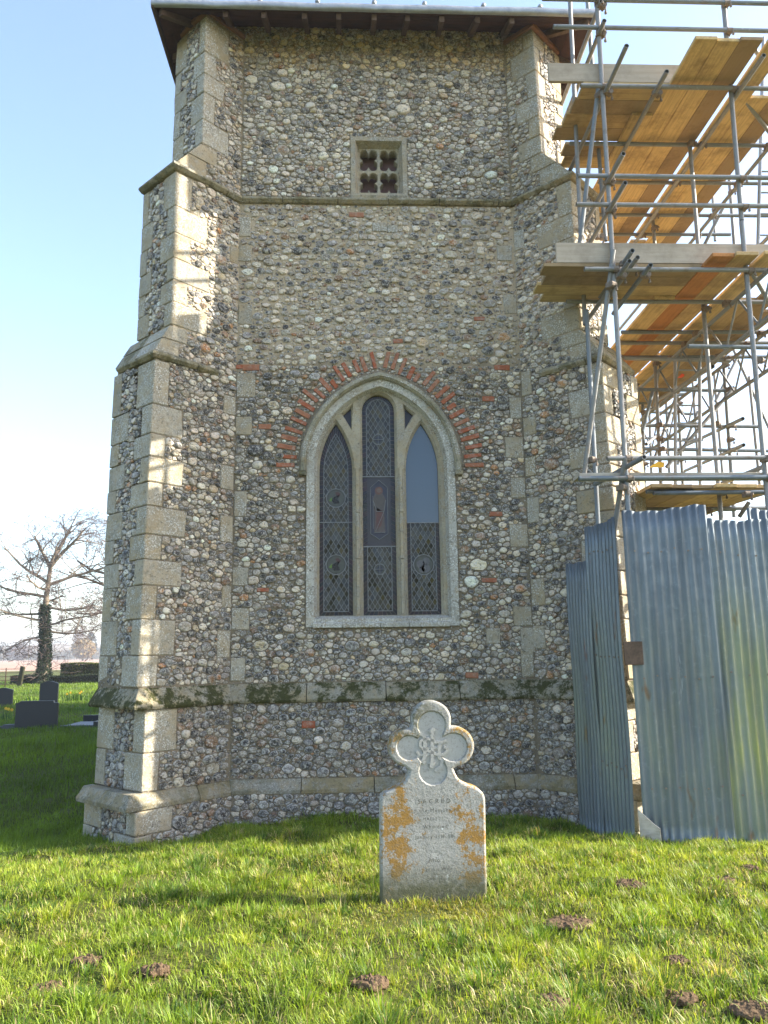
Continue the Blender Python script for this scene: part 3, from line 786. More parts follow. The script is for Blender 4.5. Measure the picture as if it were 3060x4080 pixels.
course('upper_plinth', 1.15, [(-0.02, 1.045), (0.10, 1.045), (0.115, 1.075), (0.095, 1.115), (0.005, 1.245), (-0.02, 1.245)], 'plinth', 0.9, None, label='mossy chamfered plinth course below the big window')
course('lower_plinth', 0.20, [(-0.02, 0.13), (0.145, 0.13), (0.15, 0.17), (0.075, 0.27), (-0.02, 0.275)], 'lowplinth', 0.78, None, label='ochre chamfered plinth course just above the grass')

# --- small stones and bricks let into the flintwork
for i, (x, y, w, h) in enumerate(SB+ST):
    r = front.rects[i]; st = i >= len(SB)
    off = 0.06 if r[2] < 1.0 else 0.0
    block('stone_block' if st else 'brick', wall, [front.p(r[0], r[2], off), front.p(r[1], r[2], off), front.p(r[1], r[3], off), front.p(r[0], r[3], off)], (0, -1, 0), 0.1, 'quoin' if st else 'brick', 0.005, 0.012)
for (x, z, cx, cz, ln, th) in BR:
    a = np.array([x, 0, z]); d = np.array([cx, 0, cz]); q = np.array([-cz, 0, cx])*(th/2)
    P = [a-q, a+d*ln-q, a+d*ln+q, a+q]; P = [np.array([p[0], YW, p[2]]) for p in P]
    block('arch_brick', wall, P, (0, -1, 0), 0.1, 'brick', 0.004, 0.012+random.uniform(0, 0.006))

# --- flints
COARSE = [(0.085, 0.015, 0.0), (0.058, 0.22, 0.0), (0.046, 1.3, 0.0), (0.036, 2.2, 0.0), (0.027, 2.4, 0.0), (0.019, 1.9, 0.001), (0.0135, 0.7, 0.001)]
MIDS = [(0.070, 0.04, 0.01), (0.050, 0.50, 0.012), (0.040, 1.1, 0.011), (0.031, 1.1, 0.010), (0.023, 1.0, 0.010), (0.016, 0.7, 0.008)]
both = lambda U, Z, R: win_ok(U, Z, R) & brick_ok(U, Z, R)
pack(front, (XL+0.015, XR-0.015), (7.0, 9.38), COARSE)
pack(front, (XL+0.015, XR-0.015), (4.85, 6.9), MIDS, both)
pack(front, (XL+0.015, XR-0.015), (1.25, 4.85), COARSE, both)
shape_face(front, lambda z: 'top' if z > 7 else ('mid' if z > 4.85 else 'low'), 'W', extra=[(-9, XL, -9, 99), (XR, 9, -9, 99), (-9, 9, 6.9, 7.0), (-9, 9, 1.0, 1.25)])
f1 = Face((0, YW-0.06), (1, 0), (0, -1)); f1.rects = [r for r in front.rects if r[2] < 1.05]
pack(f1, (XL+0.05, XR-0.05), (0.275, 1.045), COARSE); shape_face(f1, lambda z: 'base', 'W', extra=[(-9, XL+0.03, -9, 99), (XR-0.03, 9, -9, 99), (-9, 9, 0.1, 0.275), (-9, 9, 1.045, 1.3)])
f0 = Face((0, YW-0.13), (1, 0), (0, -1))
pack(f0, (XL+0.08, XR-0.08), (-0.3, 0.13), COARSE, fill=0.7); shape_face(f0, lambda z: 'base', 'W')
for own, B in (('L', BL), ('R', BRT)):
    pack(B.side, (0.012, lambda z: B.L(z)), (1.25, 9.14), COARSE, fill=0.9); shape_face(B.side, lambda z: 'top' if z > 7 else 'low', own, extra=[(-9, 0.0, -9, 99), (-9, 9, 1.0, 1.25)])
    for off, za, zb in ((0.06, 0.275, 1.045), (0.13, -0.3, 0.13)):
        s_ = Face(B.I+B.N*off, B.D, B.N); s_.rects = [r for r in B.side.rects if r[2] < zb]
        pack(s_, (0.05, lambda z: B.L(z)), (za, zb), COARSE, fill=0.8); shape_face(s_, lambda z: 'base', own)
    for si in range(5):
        E, W, a, b = ENDF[(own, si)]
        E2 = E; pack(E2, (0.0, W), (a, b), COARSE[2:], fill=0.7); shape_face(E2, lambda z: 'low' if z > 1 else 'base', own, 0.7)
order = sorted(range(len(FLINTS)), key=lambda i: -FLINTS[i][2])
own_map = {'W': wall, 'L': buts['L'], 'R': buts['R']}
big = set(order[:300])
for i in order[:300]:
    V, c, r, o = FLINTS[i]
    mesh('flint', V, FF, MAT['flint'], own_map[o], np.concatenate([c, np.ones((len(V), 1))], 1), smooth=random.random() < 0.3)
FFq = np.array([f+[f[-1]] if len(f) == 3 else f for f in FF])
for o in own_map:
    ids = [i for i in range(len(FLINTS)) if i not in big and FLINTS[i][3] == o]
    nv = 4*KD+1
    V = np.concatenate([FLINTS[i][0] for i in ids]); C = np.concatenate([FLINTS[i][1] for i in ids]); C = np.concatenate([C, np.ones((len(C), 1))], 1)
    lo, st_, to = [], [], []
    base = np.concatenate([np.array(f) for f in FF]); tot = np.array([len(f) for f in FF]); n = len(ids)
    loops = (base[None, :]+(np.arange(n)*nv)[:, None]).ravel()
    totals = np.tile(tot, n); starts = np.concatenate([[0], np.cumsum(totals)[:-1]])
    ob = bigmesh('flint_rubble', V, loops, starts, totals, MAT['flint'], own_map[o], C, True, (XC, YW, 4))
    sm = np.repeat(RNG.random(n) < 0.22, len(FF)); ob.data.polygons.foreach_set('use_smooth', sm)
    ob['kind'] = 'stuff'
print('flints', len(FLINTS))

# ------------------------------------------------------------------ three-light window
YP, YH, YG = YW+0.06, YW+0.10, YW+0.135           # tracery front, hole edge, glass
def px8(x, y): return pxz(x, y, YG)
l1x0, l1x1 = px8(1273, 2200)[0], px8(1405, 2200)[0]
l2x0, l2x1 = px8(1447, 2200)[0], px8(1578, 2200)[0]
l3x0, l3x1 = px8(1622, 2200)[0], px8(1752, 2200)[0]
zb = px8(1510, 2452)[1]
z1s, z1a = px8(1335, 1880)[1], px8(1335, 1692)[1]
z2s, z2a = px8(1508, 1640)[1], px8(1508, 1578)[1]
LIGHTS = [light(l1x0, l1x1, zb, z1s, z1a-z1s), light(l2x0, l2x1, zb, z2s, z2a-z2s), light(l3x0, l3x1, zb, z1s, z1a-z1s)]
cx2 = (l2x0+l2x1)/2
def eye(s):
    q = [px8(1399, 1630), px8(1399, 1712), px8(1366, 1658)]
    q = [(cx2+s*(cx2-x), z) for x, z in q]
    return q if s > 0 else q
EY = []
for s in (-1, 1):
    q = eye(s); a = sum(q[i][0]*q[(i+1) % 3][1]-q[(i+1) % 3][0]*q[i][1] for i in range(3))
    EY.append(q if a > 0 else q[::-1])
HOLES = LIGHTS+EY
def ringwall(A, YA, B, YB_):
    n = len(A); V = [(x, YA, z) for x, z in A]+[(x, YB_, z) for x, z in B]
    return V, [[i, (i+1) % n, (i+1) % n+n, i+n] for i in range(n)]
# surround: flat ring, then chamfer down to the tracery plane
o1, o2, o3 = OUT, offset(OUT, -0.085), offset(OUT, -0.115)
V, F = join([ringwall(o1, YW+0.1, o1, YW-0.02), ringwall(o1, YW-0.02, o2, YW-0.02), ringwall(o2, YW-0.02, o3, YP), ringwall(o3, YP, o3, YG+0.1)])
window = mesh('window', V, F, MAT['dressing'], tower)
tag(window, 'pointed three-light window with leaded glass under a hood mould', None)
fr = [offset(h, 0.028 if len(h) > 4 else 0.022) for h in HOLES]
parts = [sheet_with_holes('t', o3, fr, YP, None, None)]
for h, f in zip(HOLES, fr): parts += [ringwall(f, YP, h, YH), ringwall(h, YH, h, YG+0.04)]
V, F = join(parts); mesh('tracery', V, F, MAT['mullion'], window)
# mullion shafts: proud rolls on the two mullions with their stone joints
for xm in ((l1x1+l2x0)/2, (l2x1+l3x0)/2):
    for za, zz in ((zb+0.01, zb+0.62), (zb+0.626, zb+1.15), (zb+1.156, z1s+0.02)):
        V, F = prism([(xm-0.028, YP+0.004, za), (xm-0.016, YP-0.022, za), (xm+0.016, YP-0.022, za), (xm+0.028, YP+0.004, za)], (0, 0, zz-za), 0.003)
        mesh('mullion_stone', V, F, MAT['mullion'], window)
# hood mould
hp = arch(XC, WA, WZS-0.0, WH, 26); hn = []
H = [(XC+WA, WZS-0.05)]+hp+[(XC-WA, WZS-0.05)]
def outw(P, d):
    P = np.array(P); o = []
    for i in range(len(P)):
        t = P[min(i+1, len(P)-1)]-P[max(i-1, 0)]; t = t/np.linalg.norm(t); o.append(P[i]+np.array([t[1], -t[0]])*d)
    return o
rows = [(0.0, YW+0.02), (0.0, YW-0.055), (0.022, YW-0.085), (0.06, YW-0.08), (0.098, YW+0.02)]
V = []; n = len(H)
for d, y in rows: V += [(p[0], y, p[1]) for p in outw(H, d)]
F = []
for k in range(len(rows)-1):
    for i in range(n-1): F.append([k*n+i, k*n+i+1, (k+1)*n+i+1, (k+1)*n+i])
F += [[k*n for k in range(len(rows))], [k*n+n-1 for k in range(len(rows))][::-1]]
mesh('hood_mould', V, F, MAT['hood'], window)
for s in (-1, 1):
    x = XC+s*(WA+0.045)
    V, F = bevelled(*boxvf((x-0.045, YW-0.07, WZS-0.10), (0.09, 0, 0), (0, 0.09, 0), (0, 0, 0.06)), 0.018, 2)
    mesh('label_stop', V, F, MAT['string'], window)
# sill in four stones
sx0, sx1 = pxz(1246, 2480)[0], pxz(1792, 2480)[0]; sz0, sz1 = pxz(1500, 2500)[1], zb-0.005
cuts = [sx0, sx0+0.33*(sx1-sx0)*0.66, sx0+0.49*(sx1-sx0), sx0+0.70*(sx1-sx0), sx1]
for a, b in zip(cuts[:-1], cuts[1:]):
    V, F = prism([(a+0.003, YW-0.05, sz0), (a+0.003, YW-0.05, sz0+0.05), (a+0.003, YG+0.02, sz1), (a+0.003, YG+0.02, sz0)], (b-a-0.006, 0, 0), 0.005)
    mesh('sill_stone', V, F, MAT['dressing'], window)

# --- glazing
def clip(poly, conv):
    """Sutherland-Hodgman against a counter-clockwise convex polygon"""
    out = poly
    n = len(conv)
    for i in range(n):
        a, b = conv[i], conv[(i+1) % n]; ex, ez = b[0]-a[0], b[1]-a[1]
        if not out: return []
        res = []
        side = lambda p: ex*(p[1]-a[1])-ez*(p[0]-a[0])
        for k in range(len(out)):
            p, q = out[k], out[(k+1) % len(out)]; sp, sq = side(p), side(q)
            if sp >= 0: res.append(p)
            if sp*sq < 0:
                t = sp/(sp-sq); res.append((p[0]+(q[0]-p[0])*t, p[1]+(q[1]-p[1])*t))
        out = res
    return out
def clipseg(p, q, conv):
    t0, t1 = 0.0, 1.0; n = len(conv)
    for i in range(n):
        a, b = conv[i], conv[(i+1) % n]; ex, ez = b[0]-a[0], b[1]-a[1]
        sp = ex*(p[1]-a[1])-ez*(p[0]-a[0]); sq = ex*(q[1]-a[1])-ez*(q[0]-a[0])
        if sp < 0 and sq < 0: return None
        if sp < 0: t0 = max(t0, sp/(sp-sq))
        elif sq < 0: t1 = min(t1, sp/(sp-sq))
    if t1-t0 < 1e-4: return None
    f = lambda t: (p[0]+(q[0]-p[0])*t, p[1]+(q[1]-p[1])*t)
    return f(t0), f(t1)
def strip(p, q, w, Y, dpt=0.008):
    p, q = np.array(p), np.array(q); t = q-p; L = np.linalg.norm(t); t = t/L; nn = np.array([-t[1], t[0]])*w/2
    P = [p-nn, q-nn, q+nn, p+nn]
    return prism([(a[0], Y, a[1]) for a in P], (0, -dpt, 0))
def rectp(x0, x1, z0, z1): return [(x0, z0), (x1, z0), (x1, z1), (x0, z1)]
PANES = []; CAMES = []
DW, DH = 0.0585, 0.0975
def panel(field, skip=()):
    """diamond quarries and cames filling a convex field, leaving out round medallions (x,z,r)"""
    xs = [p[0] for p in field]; zs = [p[1] for p in field]; x0, x1, z0, z1 = min(xs), max(xs), min(zs), max(zs)
    xc = (x0+x1)/2
    nxn = int((x1-x0)/DW)+3; nzn = int((z1-z0)/DH)+3
    for i in range(-nxn, nxn+1):
        for j in range(-1, 2*nzn):
            if (i+j) % 2: continue
            cx, cz = xc+i*DW/2, z0+j*DH/2
            if any((cx-a)**2+(cz-b)**2 < (r*0.9)**2 for a, b, r in skip): continue
            d = [(cx, cz-DH/2+0.002), (cx+DW/2-0.0015, cz), (cx, cz+DH/2-0.002), (cx-DW/2+0.0015, cz)]
            q = clip(d, field)
            if len(q) < 3: continue
            ar = abs(sum(q[k][0]*q[(k+1) % len(q)][1]-q[(k+1) % len(q)][0]*q[k][1] for k in range(len(q))))/2
            if ar > 2e-4: PANES.append((q, ar))
    H_ = z1-z0; k0 = DH/DW
    for c in np.arange(-40, 80):
        for s in (1, -1):
            # lines through diamond edges: z - z0 = s*k0*(x-xc) + (c+0.5)*DH
            p = (xc-1.0, z0+s*k0*(-1.0)+(c+0.5)*DH); q = (xc+1.0, z0+s*k0*(1.0)+(c+0.5)*DH)
            r = clipseg(p, q, field)
            if r is None: continue
            n = 24; seg = []
            for a in range(n):
                u = (r[0][0]+(r[1][0]-r[0][0])*a/n, r[0][1]+(r[1][1]-r[0][1])*a/n); v = (r[0][0]+(r[1][0]-r[0][0])*(a+1)/n, r[0][1]+(r[1][1]-r[0][1])*(a+1)/n)
                m_ = ((u[0]+v[0])/2, (u[1]+v[1])/2)
                out = not any((m_[0]-A)**2+(m_[1]-B_)**2 < R_*R_ for A, B_, R_ in skip)
                if out:
                    if seg and seg[-1][1] == u: seg[-1] = (seg[-1][0], v)
                    else: seg.append((u, v))
            for u, v in seg: CAMES.append(strip(u, v, 0.0055, YG+0.002))
    for k in range(len(field)): CAMES.append(strip(field[k], field[(k+1) % len(field)], 0.008, YG+0.001))
STAIN = []      # (poly, colour, depth)
def stain(poly, c, d=0.0): STAIN.append((poly, c, d))
def circ(x, z, r, n=20): return [(x+r*math.cos(2*math.pi*k/n), z+r*math.sin(2*math.pi*k/n)) for k in range(n)]
def border(outer, inner, cols, z_lo, z_hi):
    n = len(outer)
    for i in range(n):
        a, b, c, d = outer[i], outer[(i+1) % n], inner[(i+1) % n], inner[i]
        L = math.hypot(b[0]-a[0], b[1]-a[1]); k = max(1, int(L/0.05))
        for q in range(k):
            f0, f1 = q/k+0.04/k, (q+1)/k-0.04/k
            lp = lambda u, v, f: (u[0]+(v[0]-u[0])*f, u[1]+(v[1]-u[1])*f)
            po = [lp(a, b, f0), lp(a, b, f1), lp(d, c, f1), lp(d, c, f0)]
            if min(p[1] for p in po) > z_lo-0.01 and max(p[1] for p in po) < z_hi+0.01:
                cc = random.choice(cols); stain(po, tuple(v*random.uniform(0.6, 1.3) for v in cc))
PURP = [(0.035, 0.024, 0.03), (0.05, 0.028, 0.03), (0.024, 0.025, 0.038), (0.03, 0.018, 0.02)]
BLUE = [(0.022, 0.025, 0.042), (0.036, 0.03, 0.04), (0.02, 0.024, 0.034), (0.05, 0.037, 0.04)]
def medal(x, z, r, kind):
    stain(circ(x, z, r), (0.07, 0.075, 0.065), 0.001); stain(circ(x, z, r*0.84), (0.10, 0.11, 0.09), 0.002)
    n = 20; P = circ(x, z, r, n)
    for k in range(n): CAMES.append(strip(P[k], P[(k+1) % n], 0.009, YG))
    if kind == 'hole':
        stain([(x-r*0.55, z-r*0.1), (x-r*0.2, z-r*0.62), (x+r*0.4, z-r*0.55), (x+r*0.2, z-r*0.1), (x+r*0.35, z+r*0.35), (x-r*0.1, z+r*0.2), (x-r*0.3, z+r*0.05)], (0.004, 0.004, 0.004), 0.003)
        stain([(x-r*0.6, z-r*0.05), (x-r*0.75, z-r*0.3), (x-r*0.45, z-r*0.35), (x-r*0.38, z+r*0.1)], (0.16, 0.30, 0.04), 0.004)
        stain([(x+r*0.05, z+r*0.3), (x+r*0.3, z+r*0.1), (x+r*0.5, z+r*0.45), (x+r*0.2, z+r*0.7), (x-r*0.1, z+r*0.6)], (0.10, 0.035, 0.03), 0.003)
    elif kind == 'cross':
        for k in range(4):
            a = k*math.pi/2; stain(circ(x+r*0.38*math.cos(a), z+r*0.38*math.sin(a), r*0.36, 10), (0.045, 0.055, 0.10), 0.003)
        CAMES.append(strip((x-r, z), (x+r, z), 0.006, YG-0.003)); CAMES.append(strip((x, z-r), (x, z+r), 0.006, YG-0.003))
    else:
        for (a, b, q) in ((-0.3, 0.05, 0.42), (0.25, 0.35, 0.36), (0.2, -0.35, 0.45), (-0.2, -0.5, 0.3)): stain(circ(x+a*r, z+b*r, r*q, 9), (0.16, 0.16, 0.17), 0.003)
# light one
L1, L2, L3 = LIGHTS
def inset_light(x0, x1, zs, h, d): return light(x0+d, x1-d, zb+d, zs, h-2.3*d if h > 0.3 else h-0.9*d)
i1, i2, i3 = inset_light(l1x0, l1x1, z1s, z1a-z1s, 0.048), inset_light(l2x0, l2x1, z2s, z2a-z2s, 0.05), inset_light(l3x0, l3x1, z1s, z1a-z1s, 0.045)
mz1, mz2 = px8(1338, 1985)[1], px8(1342, 2250)[1]; mx = (l1x0+l1x1)/2
M1 = [(mx, mz1, 0.108), (mx, mz2, 0.112)]
panel(i1, M1); border(L1, i1, PURP, zb, z1a)
for a, b, r in M1: medal(a, b, r, 'hole')
CAMES.append(strip((l1x0, px8(1340, 2082)[1]), (l1x1, px8(1340, 2082)[1]), 0.011, YG-0.002))
# middle light with the figure panel
zt, zq = px8(1510, 1900)[1], px8(1510, 2178)[1]; mx2 = (l2x0+l2x1)/2
top = clip(i2, rectp(-9, 9, zt, 99)); bot = clip(i2, rectp(-9, 9, -9, zq))
mza, mzb = px8(1508, 1752)[1], px8(1514, 2268)[1]
panel(top, [(mx2, mza, 0.062)]); panel(bot, [(mx2, mzb, 0.062)])
medal(mx2, mza, 0.062, 'cross'); medal(mx2, mzb, 0.06, 'cross')
border(L2, i2, BLUE, zb, z2a+0.02)
for z in (zt, zq): CAMES.append(strip((l2x0, z), (l2x1, z), 0.013, YG-0.002))
fw = (i2[1][0]-i2[0][0])/2; H_ = zt-zq
stain(rectp(i2[0][0], i2[1][0], zq, zt), (0.065, 0.062, 0.075), 0.0)
def fig(pts): return [(mx2+a*fw, zq+b*H_) for a, b in pts]
stain(fig([(-0.72, 0.18), (0, 0.1), (0.72, 0.18), (0.72, 0.84), (0, 0.95), (-0.72, 0.84)]), (0.045, 0.05, 0.085), 0.001)
stain(fig([(-0.42, 0.2), (0.5, 0.2), (0.42, 0.5), (0.55, 0.68), (0.3, 0.76), (-0.3, 0.76), (-0.55, 0.66), (-0.36, 0.48)]), (0.15, 0.115, 0.10), 0.002)
stain(fig([(-0.3, 0.22), (0.18, 0.3), (0.42, 0.5), (-0.2, 0.55)]), (0.16, 0.06, 0.05), 0.003)
stain(fig([(-0.5, 0.66), (-0.2, 0.5), (0.3, 0.52), (0.5, 0.66), (0.28, 0.74), (-0.28, 0.74)]), (0.12, 0.10, 0.085), 0.003)
stain(circ(mx2, zq+0.80*H_, fw*0.34, 14), (0.20, 0.085, 0.055), 0.003); stain(circ(mx2, zq+0.80*H_, fw*0.19, 12), (0.22, 0.15, 0.11), 0.004)
for a, b in (((-0.72, 0.18), (-0.72, 0.84)), ((0.72, 0.18), (0.72, 0.84)), ((-0.72, 0.84), (0, 0.95)), ((0, 0.95), (0.72, 0.84)), ((-0.72, 0.18), (0, 0.1)), ((0, 0.1), (0.72, 0.18)), ((-0.5, 0.25), (-0.5, 0.72)), ((-0.3, 0.22), (0.42, 0.5)), ((0.42, 0.5), (0.55, 0.66)), ((-0.5, 0.66), (-0.2, 0.5)), ((-0.2, 0.5), (0.42, 0.5)), ((-0.42, 0.2), (0.5, 0.2))):
    CAMES.append(strip(fig([a])[0], fig([b])[0], 0.005, YG-0.004))
# right light: plain pane above, leaded panel below
zr = px8(1690, 2083)[1]
low = clip(i3, rectp(-9, 9, -9, zr)); mz3 = px8(1684, 2250)[1]; mx3 = (l3x0+l3x1)/2
panel(low, [(mx3, mz3, 0.115)]); medal(mx3, mz3, 0.115, 'figure')
border(L3, i3, PURP, zb, zr)
CAMES.append(strip((l3x0, zr), (l3x1, zr), 0.010, YG-0.002))
up = clip(L3, rectp(-9, 9, zr, 99))
mesh('plain_pane', *prism([(x, YG, z) for x, z in up], (0, 0.006, 0)), MAT['plainglass'], window)['label'] = 'plain blue-grey replacement pane'
for e in EY: stain(e, (0.02, 0.022, 0.04), 0.0)
PANES.sort(key=lambda p: -p[1])
shared = {}
rest = []
for k, (q, ar) in enumerate(PANES):
    c = np.mean(np.array(q), 0); tlt = (random.uniform(-0.09, 0.09), random.uniform(-0.09, 0.09))
    P3 = [(x, YG+0.006+(x-c[0])*tlt[0]+(z-c[1])*tlt[1], z) for x, z in q]
    if k < 300:
        whole = len(q) == 4 and abs(ar-DW*DH/2) < 4e-4
        if whole and 'd' in shared:
            o = bpy.data.objects.new('pane', shared['d']); link(o, window, (c[0], YG+0.008, c[1])); o.rotation_euler = (tlt[0], 0, tlt[1])
        else:
            o = mesh('pane', *prism(P3, (0, 0.004, 0)), MAT['glass'], window)
            if whole: shared['d'] = o.data
    else: rest.append(prism(P3, (0, 0.004, 0)))
if rest:
    o = mesh('edge_panes', *join(rest), MAT['glass'], window); o['kind'] = 'stuff'
mesh('lead_cames', *join(CAMES), MAT['came'], window)
V, F, C = [], [], []
for q, c, d in STAIN:
    b = len(V); V += [(x, YG+0.004-d, z) for x, z in q]; C += [(*(v*0.62 for v in c), 1)]*len(q)
    F.append(list(range(b, b+len(q)))[::-1] if sum(q[i][0]*q[(i+1) % len(q)][1]-q[(i+1) % len(q)][0]*q[i][1] for i in range(len(q))) < 0 else list(range(b, b+len(q))))
o = mesh('stained_pieces', V, F, MAT['stained'], window, C); o['kind'] = 'stuff'

# ------------------------------------------------------------------ little square window with four quatrefoils
sw = part_empty('quatrefoil_window', tower, ((sq0[0]+sq1[0])/2, YW, sq1[1])); sw['label'] = 'small square stone window with four quatrefoil openings'
O = [(sq0[0], sq1[1]), (sq1[0], sq1[1]), (sq1[0], sq0[1]), (sq0[0], sq0[1])]
i_a, i_b = offset(O, -0.055), offset(O, -0.095)
V, F = join([ringwall(O, YW+0.1, O, YW-0.018), ringwall(O, YW-0.018, i_a, YW-0.018), ringwall(i_a, YW-0.018, i_b, YW+0.09), ringwall(i_b, YW+0.09, i_b, YW+0.3)])
mesh('frame', V, F, MAT['mullion'], sw)
cxs, czs = (i_b[0][0]+i_b[1][0])/2, (i_b[0][1]+i_b[2][1])/2
hw, hh = (i_b[1][0]-i_b[0][0])/2, (i_b[2][1]-i_b[0][1])/2
def quatre(x, z, a, b, n=40):
    out = []
    for k in range(n):
        t = 2*math.pi*k/n; q = abs(math.sin(2*t)); r = 0.93-0.02*q
        lob = 0.62+0.38*abs(math.cos(2*t))**0.75*0.9
        out.append((x+a*lob*1.02*math.cos(t)*(1.0 if True else 1), z+b*lob*math.sin(t)))
    return out
hs_ = []; fs_ = []
for sx in (-1, 1):
    for sz in (-1, 1):
        x, z = cxs+sx*hw*0.5, czs+sz*hh*0.5
        # round-cornered square with four cusps
        P = []
        for k in range(48):
            t = 2*math.pi*k/48; c_, s_ = math.cos(t), math.sin(t)
            sup = (abs(c_)**5+abs(s_)**5)**(-0.2)
            cusp = 1-0.36*math.exp(-((min(abs((t % (math.pi/2))), abs((t % (math.pi/2))-math.pi/2)))/0.16)**2)
            P.append((x+hw*0.43*sup*cusp*c_, z+hh*0.43*sup*cusp*s_))
        hs_.append(P); fs_.append([(x+(p-x)*1.07, z+(q-z)*1.07) for p, q in P])
parts = [sheet_with_holes('q', i_b, fs_, YW+0.09, None, None)]
for h_, f_ in zip(hs_, fs_): parts += [ringwall(f_, YW+0.09, h_, YW+0.115), ringwall(h_, YW+0.115, h_, YW+0.2)]
mesh('tracery', *join(parts), MAT['mullion'], sw)
mesh('backing_board', *boxvf((i_b[0][0], YW+0.27, i_b[0][1]), (2*hw, 0, 0), (0, 0.02, 0), (0, 0, 2*hh)), MAT['louvre'], sw)
mesh('sill_stone', *boxvf((sq0[0]-0.01, YW-0.04, sq1[1]-0.035), (sq1[0]-sq0[0]+0.02, 0, 0), (0, 0.2, 0), (0, 0, 0.05), 0.006), MAT['string'], sw)

# ------------------------------------------------------------------ roof
EX0, EX1, EY0, EY1 = -2.27, 3.0, 7.93, 13.5
EZ = 9.055; PITCH = (9.34-EZ)/(YW-EY0)
roof = part_empty('roof', tower, (XC, 10.7, EZ)); roof['label'] = 'low lead roof with deep boarded eaves'
ap0, ap1 = 2.4, 0
def slope_z(x, y, dz=0.0): return EZ+dz+PITCH*min(y-EY0, EY1-y, x-EX0, EX1-x)
ridge = (XC+0.007, (EY0+EY1)/2)
def roof_surface(dz, inset):
    x0, x1, y0, y1 = EX0+inset, EX1-inset, EY0+inset, EY1-inset
    rz = slope_z(*ridge, dz)
    ec = [(x0, y0), (x1, y0), (x1, y1), (x0, y1)]
    V = [(x, y, slope_z(x, y, dz)) for x, y in ec]+[(ridge[0], ridge[1], rz)]
    return V
Vt = roof_surface(0.115, -0.02); Vb = roof_surface(0.035, 0.0)
V = Vt+Vb
F = [[0, 1, 4], [1, 2, 4], [2, 3, 4], [3, 0, 4]]+[[i, 5+i, 5+(i+1) % 4, (i+1) % 4] for i in range(4)]
mesh('lead_covering', V, F, MAT['lead'], roof)
# soffit boards: front and left and right, each a board along the eave
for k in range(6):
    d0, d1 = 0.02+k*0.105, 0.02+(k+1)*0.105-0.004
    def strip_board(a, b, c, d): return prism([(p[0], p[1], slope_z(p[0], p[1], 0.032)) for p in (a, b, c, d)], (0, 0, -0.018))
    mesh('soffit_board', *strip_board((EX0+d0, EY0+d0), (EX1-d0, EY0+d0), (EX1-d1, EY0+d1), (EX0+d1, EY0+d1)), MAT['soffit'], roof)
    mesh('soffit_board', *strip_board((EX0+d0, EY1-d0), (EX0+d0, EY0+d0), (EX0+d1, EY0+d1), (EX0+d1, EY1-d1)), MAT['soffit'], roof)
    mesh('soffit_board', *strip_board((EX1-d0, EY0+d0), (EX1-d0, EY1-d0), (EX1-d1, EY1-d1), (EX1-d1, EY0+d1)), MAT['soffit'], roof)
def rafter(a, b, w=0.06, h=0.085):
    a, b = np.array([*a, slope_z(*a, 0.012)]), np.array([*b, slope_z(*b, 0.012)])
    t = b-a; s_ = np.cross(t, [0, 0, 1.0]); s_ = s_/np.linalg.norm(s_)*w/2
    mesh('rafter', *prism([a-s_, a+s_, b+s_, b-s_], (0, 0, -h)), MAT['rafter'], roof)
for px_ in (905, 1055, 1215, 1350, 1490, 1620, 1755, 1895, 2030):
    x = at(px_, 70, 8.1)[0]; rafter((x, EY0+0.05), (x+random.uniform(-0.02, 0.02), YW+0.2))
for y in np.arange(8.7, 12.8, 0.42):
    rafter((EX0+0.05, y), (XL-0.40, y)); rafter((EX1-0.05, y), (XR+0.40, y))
rafter((EX0+0.06, EY0+0.06), (XL-0.42, YW+0.02)); rafter((EX1-0.06, EY0+0.06), (XR+0.42, YW+0.02))
def lead_lip(a, b, out):
    a, b, out = np.array(a), np.array(b), np.array(out)
    n = 14; rows = []
    for i in range(n+1):
        p = a+(b-a)*i/n; wob = 0.008*math.sin(i*2.3)+random.uniform(-0.004, 0.004)
        rows.append([p+out*0.005+np.array([0, 0, 0.12]), p+out*0.035+np.array([0, 0, 0.10+wob]), p+out*0.040+np.array([0, 0, 0.045+wob]), p+out*0.028+np.array([0, 0, 0.022+wob]), p-out*0.02+np.array([0, 0, 0.03])])
    V = [q for r in rows for q in r]; F = []
    for i in range(n):
        for k in range(4): F.append([i*5+k, i*5+k+1, (i+1)*5+k+1, (i+1)*5+k])
    mesh('lead_edge', V, F, MAT['lead'], roof, smooth=True)
lead_lip((EX0-0.03, EY0, EZ), (EX1+0.03, EY0, EZ), (0, -1, 0)); mesh('fascia_board', *boxvf((EX0-0.03, EY0-0.02, EZ+0.0), (0.028, 0, 0), (0, EY1-EY0, 0), (0, 0, 0.11)), MAT['rafter'], roof); lead_lip((EX1, EY0-0.03, EZ), (EX1, EY1, EZ), (1, 0, 0))
for px_ in (1035, 1265, 1490, 1690, 1925, 2150):
    x = at(px_, 20, 7.93)[0]
    mesh('lead_roll', *tubevf((x, EY0-0.03, EZ+0.125), (x, EY0+1.6, EZ+0.125+1.63*PITCH), 0.028, 8), MAT['lead'], roof, smooth=True)
for B, own in ((BL, 'L'), (BRT, 'R')):       # timber plates on the buttress heads
    l = B.L(9.1); W = B.W(9.1)
    mesh('wall_plate', *prism([B.pt(0.0, -0.03, 9.165), B.pt(l+0.03, -0.03, 9.165), B.pt(l+0.03, W, 9.165), B.pt(0, W, 9.165)], (0, 0, 0.05)), MAT['plate'], roof)

